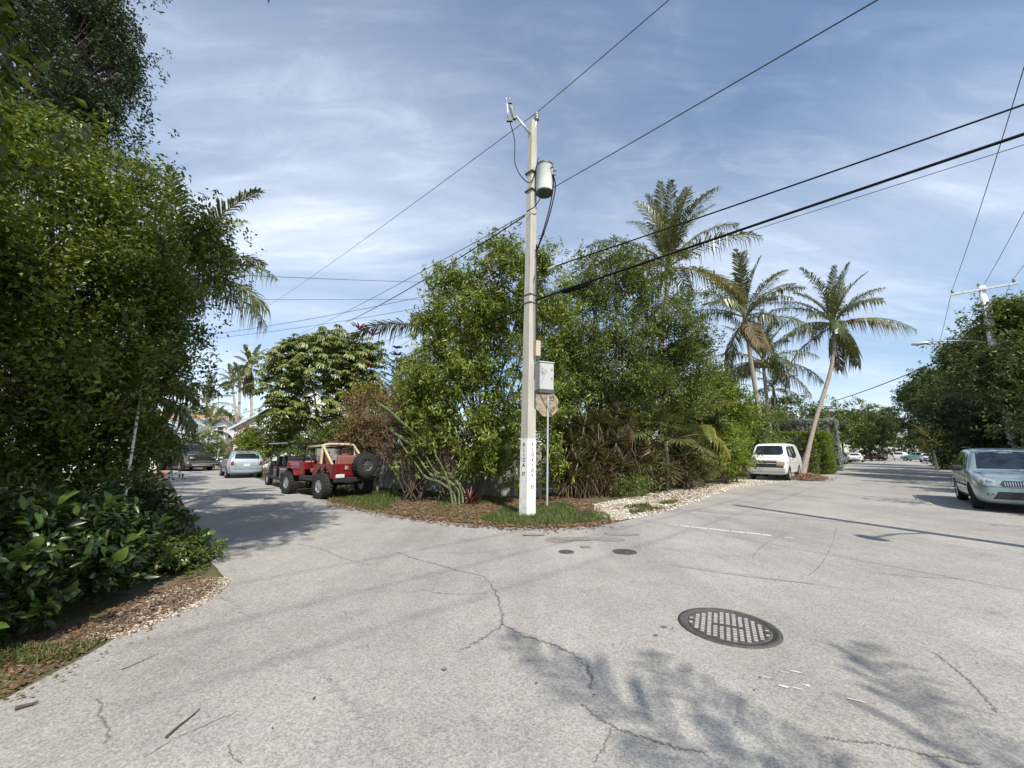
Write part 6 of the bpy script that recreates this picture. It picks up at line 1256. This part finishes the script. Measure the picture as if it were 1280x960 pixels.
MB().box((2.72, 0, 1.05), (.05, 1.3, .08)).build('grille_bar', M_CHROME, tr); MB().box((2.72, 0, .9), (.05, 1.3, .05)).build('grille_bar', M_CHROME, tr); MB().box((2.78, 0, .62), (.16, 1.9, .2), bev=.04).build('front_bumper', M_CHROME, tr)
yawF = math.atan2(DF.y, DF.x)
def roadpt(along, across): return Vector((11.1, 19.7, 0)) + DF * along + nrmF * across
for i, (al, ac, col, st, lab, ya, mt) in enumerate(((29, -.9, (.02, .022, .025), 'sedan', 'small dark car tucked beside the clipped hedge end', yawF, .3), (46, -.6, (.025, .035, .07), 'hatch', 'dark blue car parked beyond the clipped hedge', yawF + math.pi, .3), (62, .2, (.7, .7, .7), 'sedan', 'white car half hidden behind the dark blue car', yawF, 0), (84, 1.4, (.2, .03, .03), 'sedan', 'dark red car far down the street', yawF + .9, .2),
        (88, 4.2, (.78, .78, .77), 'hatch', 'white SUV standing across the far end of the street', yawF + 1.5, 0), (82, 7.4, (.3, .5, .45), 'hatch', 'pale green car far down the street', yawF + 1.2, .2), (74, 8.4, (.72, .72, .72), 'sedan', 'white car at the far right of the street', yawF + math.pi, 0), (66, 9.4, (.06, .03, .06), 'hatch', 'dark plum car beside the olive truck', yawF, .2), (50, 9.6, (.3, .32, .1), 'pickup', 'olive yellow pickup parked at the far right verge', yawF, .1), (41, 10.6, (.03, .03, .035), 'pickup', 'black pickup parked under the right verge trees', yawF, .2))):
    lp = roadpt(al, ac); car('far_car', lab, lp, ya, 4.4 if st != 'pickup' else 5.2, 1.78, 1.5 if st == 'sedan' else (1.7 if st == 'hatch' else 1.85), col, st, 'cars parked down the far street', metal=mt)
# wheelie bins by the hedge
for i, (al, ac) in enumerate(((23.5, -.2), )):
    lp = roadpt(al, ac); o = thing('wheelie_bin', 'black wheelie bin at the end of the clipped hedge', 'bin', lp, yawF); MB().box((0, 0, .52), (.55, .5, .95), bev=.03, taper=1.12).build('bin_body', M_BLACKPL, o); MB().box((0, 0, 1.03), (.66, .6, .06), bev=.02).build('lid', M_BLACKPL, o)
    for s in (-1, 1): MB().tube([(-.22, s * .3, .1), (-.22, s * .24, .1)], .1, 12).build('wheel', M_TYRE, o)
# distant orange and white roadside things
lp = roadpt(47, 11.4); o = thing('orange_umbrella', 'orange parasol by the far right parked trucks', 'parasol', lp); MB().tube([(0, 0, 0), (0, 0, 2.4)], .03, 8).build('pole', M_WHITE, o); MB().lathe([(1.1, 2.0), (.6, 2.35), (0, 2.6), (.6, 2.33), (1.08, 1.98)], n=12).build('canopy', mat('orange_cloth', (.6, .17, .06), .8, var=.1), o)
lp = roadpt(44, 10.9); o = thing('leaning_board', 'tall narrow white board leaning by the far trucks', 'board', lp); MB().box((0, 0, 1.4), (.06, .5, 2.9), Matrix.Rotation(R(8), 3, 'X'), bev=.02).build('board', M_WHITE, o)
lp = roadpt(60, 9.9); o = thing('road_sign', 'small pale sign on a thin post far down the street', 'road sign', lp, yawF); MB().tube([(0, 0, -.1), (0, 0, 3.6)], .05, 8).build('post', M_GALV, o); MB().box((-.06, 0, 3.7), (.03, .9, .5), bev=.01).build('plate', M_WHITE, o)

# ---- red open off-roader
P_RED = paint('offroader_red', (.17, .01, .016), .1, .38); M_ROLL = mat('tan_padding', (.5, .42, .3), .7, var=.15); M_SEAT = mat('red_brown_vinyl', (.25, .1, .08), .6, var=.2)
rl = G(400, 623.5); fl_ = G(361, 617.5); hd = (fl_ - rl).normalized(); yaw = math.atan2(hd.y, hd.x)
jp = thing('open_off_roader', 'red open-top off-roader with tan roll bar and rear spare wheel', 'off-roader', place((-1.18, .80), rl, yaw), yaw); FZ = .62
def jbox(name, c, d, m, par=jp, bev=.015, rot=None, taper=1.0): return MB().box(c, d, rot, bev=bev, taper=taper).build(name, m, par)
jbox('floor', (-.55, 0, FZ), (2.0, 1.36, .06), M_UNDER); jbox('chassis', (.0, 0, .5), (3.3, .8, .14), M_UNDER)
def side_panel(s):
    pts = [(-1.72, .66), (-1.72, 1.12), (-.62, 1.12), (-.52, 1.0), (-.44, .70), (-.70, .70), (-.82, .92), (-1.02, 1.02), (-1.34, 1.02), (-1.54, .92), (-1.62, .70)]
    mb = MB(); n = len(pts); y0, y1 = s * .70, s * .76; mb.add([(x, y0, z) for x, z in pts] + [(x, y1, z) for x, z in pts], [tuple(range(n)), tuple(range(2 * n - 1, n - 1, -1))] + [(i, (i + 1) % n, n + (i + 1) % n, n + i) for i in range(n)]); return mb.build('side_panel', P_RED, jp)
for s in (-1, 1):
    side_panel(s); jbox('rocker', (-.02, s * .72, .62), (1.0, .12, .16), M_BLACKPL); pts = [(.28, .7), (.28, 1.12), (.5, 1.16), (.5, .7)]
    jbox('cowl_side', (.42, s * .71, .93), (.34, .06, .46), P_RED); fd = MB(); k = 8
    ln = [Vector((.62 + 1.18 * i / k, s * .74, (.98 if 1 < i < k - 1 else (.72 if i == 0 else (.92 if i == 1 else .94))))) for i in range(k + 1)]
    for i in range(k): a, b = ln[i], ln[i + 1]; fd.add([a + Vector((0, -s * .2, 0)), b + Vector((0, -s * .2, 0)), b + Vector((0, s * .14, -.02)), a + Vector((0, s * .14, -.02))] + [v_ + Vector((0, 0, -.03)) for v_ in (a + Vector((0, -s * .2, 0)), b + Vector((0, -s * .2, 0)), b + Vector((0, s * .14, -.02)), a + Vector((0, s * .14, -.02)))], [(0, 1, 2, 3), (7, 6, 5, 4), (0, 4, 5, 1), (1, 5, 6, 2), (2, 6, 7, 3), (3, 7, 4, 0)])
    fd.build('fender', P_RED, jp); jbox('tail_light', (-1.75, s * .62, .92), (.05, .12, .18), M_REDLENS); jbox('tail_light_housing', (-1.73, s * .62, .92), (.03, .18, .26), M_BLACKPL)
    se = jbox('seat', (-.15, s * .36, .86), (.5, .46, .16), M_SEAT, bev=.05); jbox('seat_back', (-.42, s * .36, 1.14), (.13, .46, .52), M_SEAT, se, .05, Matrix.Rotation(R(-12), 3, 'Y')); jbox('headrest', (-.5, s * .36, 1.44), (.1, .26, .16), M_SEAT, se, .04)
    jbox('headlight', (1.88, s * .42, .98), (.04, .2, .2), M_LAMP, bev=.06); mr = MB(); mr.tube([(.5, s * .74, 1.12), (.52, s * .9, 1.22)], .012, 6); mr.box((.52, s * .95, 1.26), (.05, .12, .16), bev=.02); mr.build('mirror', M_BLACKPL, jp)
jbox('rear_panel', (-1.72, 0, .9), (.05, 1.40, .46), P_RED); jbox('tailgate', (-1.755, 0, .93), (.03, .92, .4), P_RED); jbox('rear_bumper', (-1.86, 0, .62), (.14, 1.5, .14), M_BLACKPL)
jbox('hood', (1.18, 0, 1.06), (1.4, 1.14, .24), P_RED, bev=.06, taper=.94); jbox('cowl', (.42, 0, 1.02), (.3, 1.38, .28), P_RED, bev=.03); gl = jbox('grille', (1.86, 0, .92), (.06, 1.2, .46), P_RED, bev=.03)
for i in range(7): jbox('grille_slot', (1.895, -.21 + .07 * i, .93), (.01, .035, .28), M_UNDER, gl, 0)
jbox('front_bumper', (2.0, 0, .62), (.14, 1.5, .14), M_BLACKPL)
ws = MB(); 
for s in (-1, 1): ws.tube([(.48, s * .66, 1.14), (.30, s * .64, 1.66)], .028, 8)
ws.tube([(.30, -.64, 1.66), (.30, .64, 1.66)], .03, 8); ws.tube([(.48, -.66, 1.16), (.48, .66, 1.16)], .03, 8); wf = ws.build('windshield_frame', M_BLACKPL, jp)
m_, t_, b_ = base_mat('clear_glass'); b_.inputs['Base Color'].default_value = (.9, .95, .95, 1); b_.inputs['Roughness'].default_value = .02; b_.inputs['Transmission Weight'].default_value = 1.0; b_.inputs['IOR'].default_value = 1.05; M_CLEAR = m_
jbox('pane', (.39, 0, 1.41), (.01, 1.22, .46), M_CLEAR, wf, 0, Matrix.Rotation(R(-19), 3, 'Y'))
rb = MB(); 
for s in (-1, 1): rb.tube(smooth_line([Vector((-.72, s * .62, .7)), Vector((-.72, s * .62, 1.3)), Vector((-.72, s * .60, 1.62)), Vector((-.72, s * .5, 1.76)), Vector((-.72, 0, 1.78))], 4), .048, 8); rb.tube([(-.72, s * .58, 1.70), (-1.5, s * .62, 1.06)], .045, 8); rb.tube([(-.72, s * .55, 1.73), (.28, s * .6, 1.68)], .042, 8)
rb.build('roll_bar', M_ROLL, jp); jbox('rear_bench', (-1.2, 0, .96), (.4, .9, .14), M_SEAT, bev=.05); jbox('bench_back', (-1.42, 0, 1.2), (.12, .9, .4), M_SEAT, bev=.05); MB().box((-.1, 0, 1.735), (.95, 1.2, .03), bev=.01).build('bikini_top', M_BLACKPL, jp)
stw = MB(); k = 16; stw.tube([Vector((.18 + .05 * math.sin(2 * math.pi * i / k), .36 + .18 * math.cos(2 * math.pi * i / k), 1.2 + .17 * math.sin(2 * math.pi * i / k))) for i in range(k + 1)], .014, 6, cap=False); stw.tube([(.18, .36, 1.2), (.4, .36, 1.1)], .02, 6); stw.build('steering_wheel', M_BLACKPL, jp); jbox('dashboard', (.34, 0, 1.1), (.12, 1.3, .16), M_ROLL)
jbox('gear', (-1.3, .2, 1.12), (.3, .3, .2), M_ROLL); jbox('rear_tag', (-1.78, .5, .72), (.02, .3, .15), M_PLATE); jbox('jerry_can', (-1.79, .3, 1.0), (.03, .12, .12), M_LAMP)
wheels(jp, (1.18, -1.18), .76, .40, .30, 'offroad')
tm, rm = wheel_meshes(.40, .30, 'offroad'); sw = link('spare_wheel', tm, None, jp, (-1.96, -.28, 1.08), (0, 0, R(90))); rm2 = rm.copy(); rm2.materials.clear(); rm2.materials.append(M_DKSTEEL); link('rim', rm2, None, sw); jbox('spare_carrier', (-1.8, -.28, 1.05), (.1, .3, .3), M_BLACKPL)

# ---- black golf cart ahead of it
wf_, wr2 = G(327, 605.5), G(343, 609); hd = Vector((-.68, .73, 0)); yaw = math.atan2(hd.y, hd.x)
gc = thing('golf_cart', 'black long-roofed golf cart parked ahead of the red off-roader', 'golf cart', place((-.2, .58), G(341, 608.5), yaw), yaw); M_BLKP = paint('cart_black', (.015, .015, .016), .1, .3)
def gbox(name, c, d, m, bev=.02, rot=None, par=gc): return MB().box(c, d, rot, bev=bev).build(name, m, par)
gbox('floor', (-.4, 0, .36), (3.2, 1.14, .08), M_UNDER); gbox('front_cowl', (1.0, 0, .72), (.6, 1.16, .55), M_BLKP, .16); gbox('rear_body', (-1.45, 0, .62), (1.0, 1.16, .45), M_BLKP, .08); gbox('dash', (.72, 0, .98), (.14, 1.1, .2), M_BLACKPL)
for x_ in (.1, -.85, -1.75): se = gbox('seat', (x_, 0, .8), (.46, 1.06, .14), M_SEAT if x_ < -1.5 else M_BLACKPL, .05); gbox('seat_back', (x_ - .28, 0, 1.1), (.12, 1.06, .4), M_BLACKPL, .05, Matrix.Rotation(R(-10), 3, 'Y'), se); gbox('seat_base', (x_, 0, .56), (.5, 1.0, .36), M_BLKP, .03)
for x_, tx in ((.92, .62), (-.5, -.5), (-1.95, -1.95)):
    for s in (-1, 1): MB().tube([(x_, s * .52, .5), (tx, s * .52, 1.8)], .022, 8).build('roof_post', M_BLACKPL, gc)
gbox('roof', (-.55, 0, 1.84), (3.1, 1.3, .07), M_BLKP, .03); gbox('windscreen', (.76, 0, 1.4), (.01, 1.0, .78), M_CLEAR, 0, Matrix.Rotation(R(-13), 3, 'Y'))
for s in (-1, 1): gbox('headlight', (1.3, s * .4, .74), (.05, .18, .12), M_LAMP, .03)
wheels(gc, (.95, -.2 - 1.35), .5, .27, .2, 'offroad'); gbox('front_bumper', (1.36, 0, .42), (.08, .9, .12), M_BLACKPL, .02)
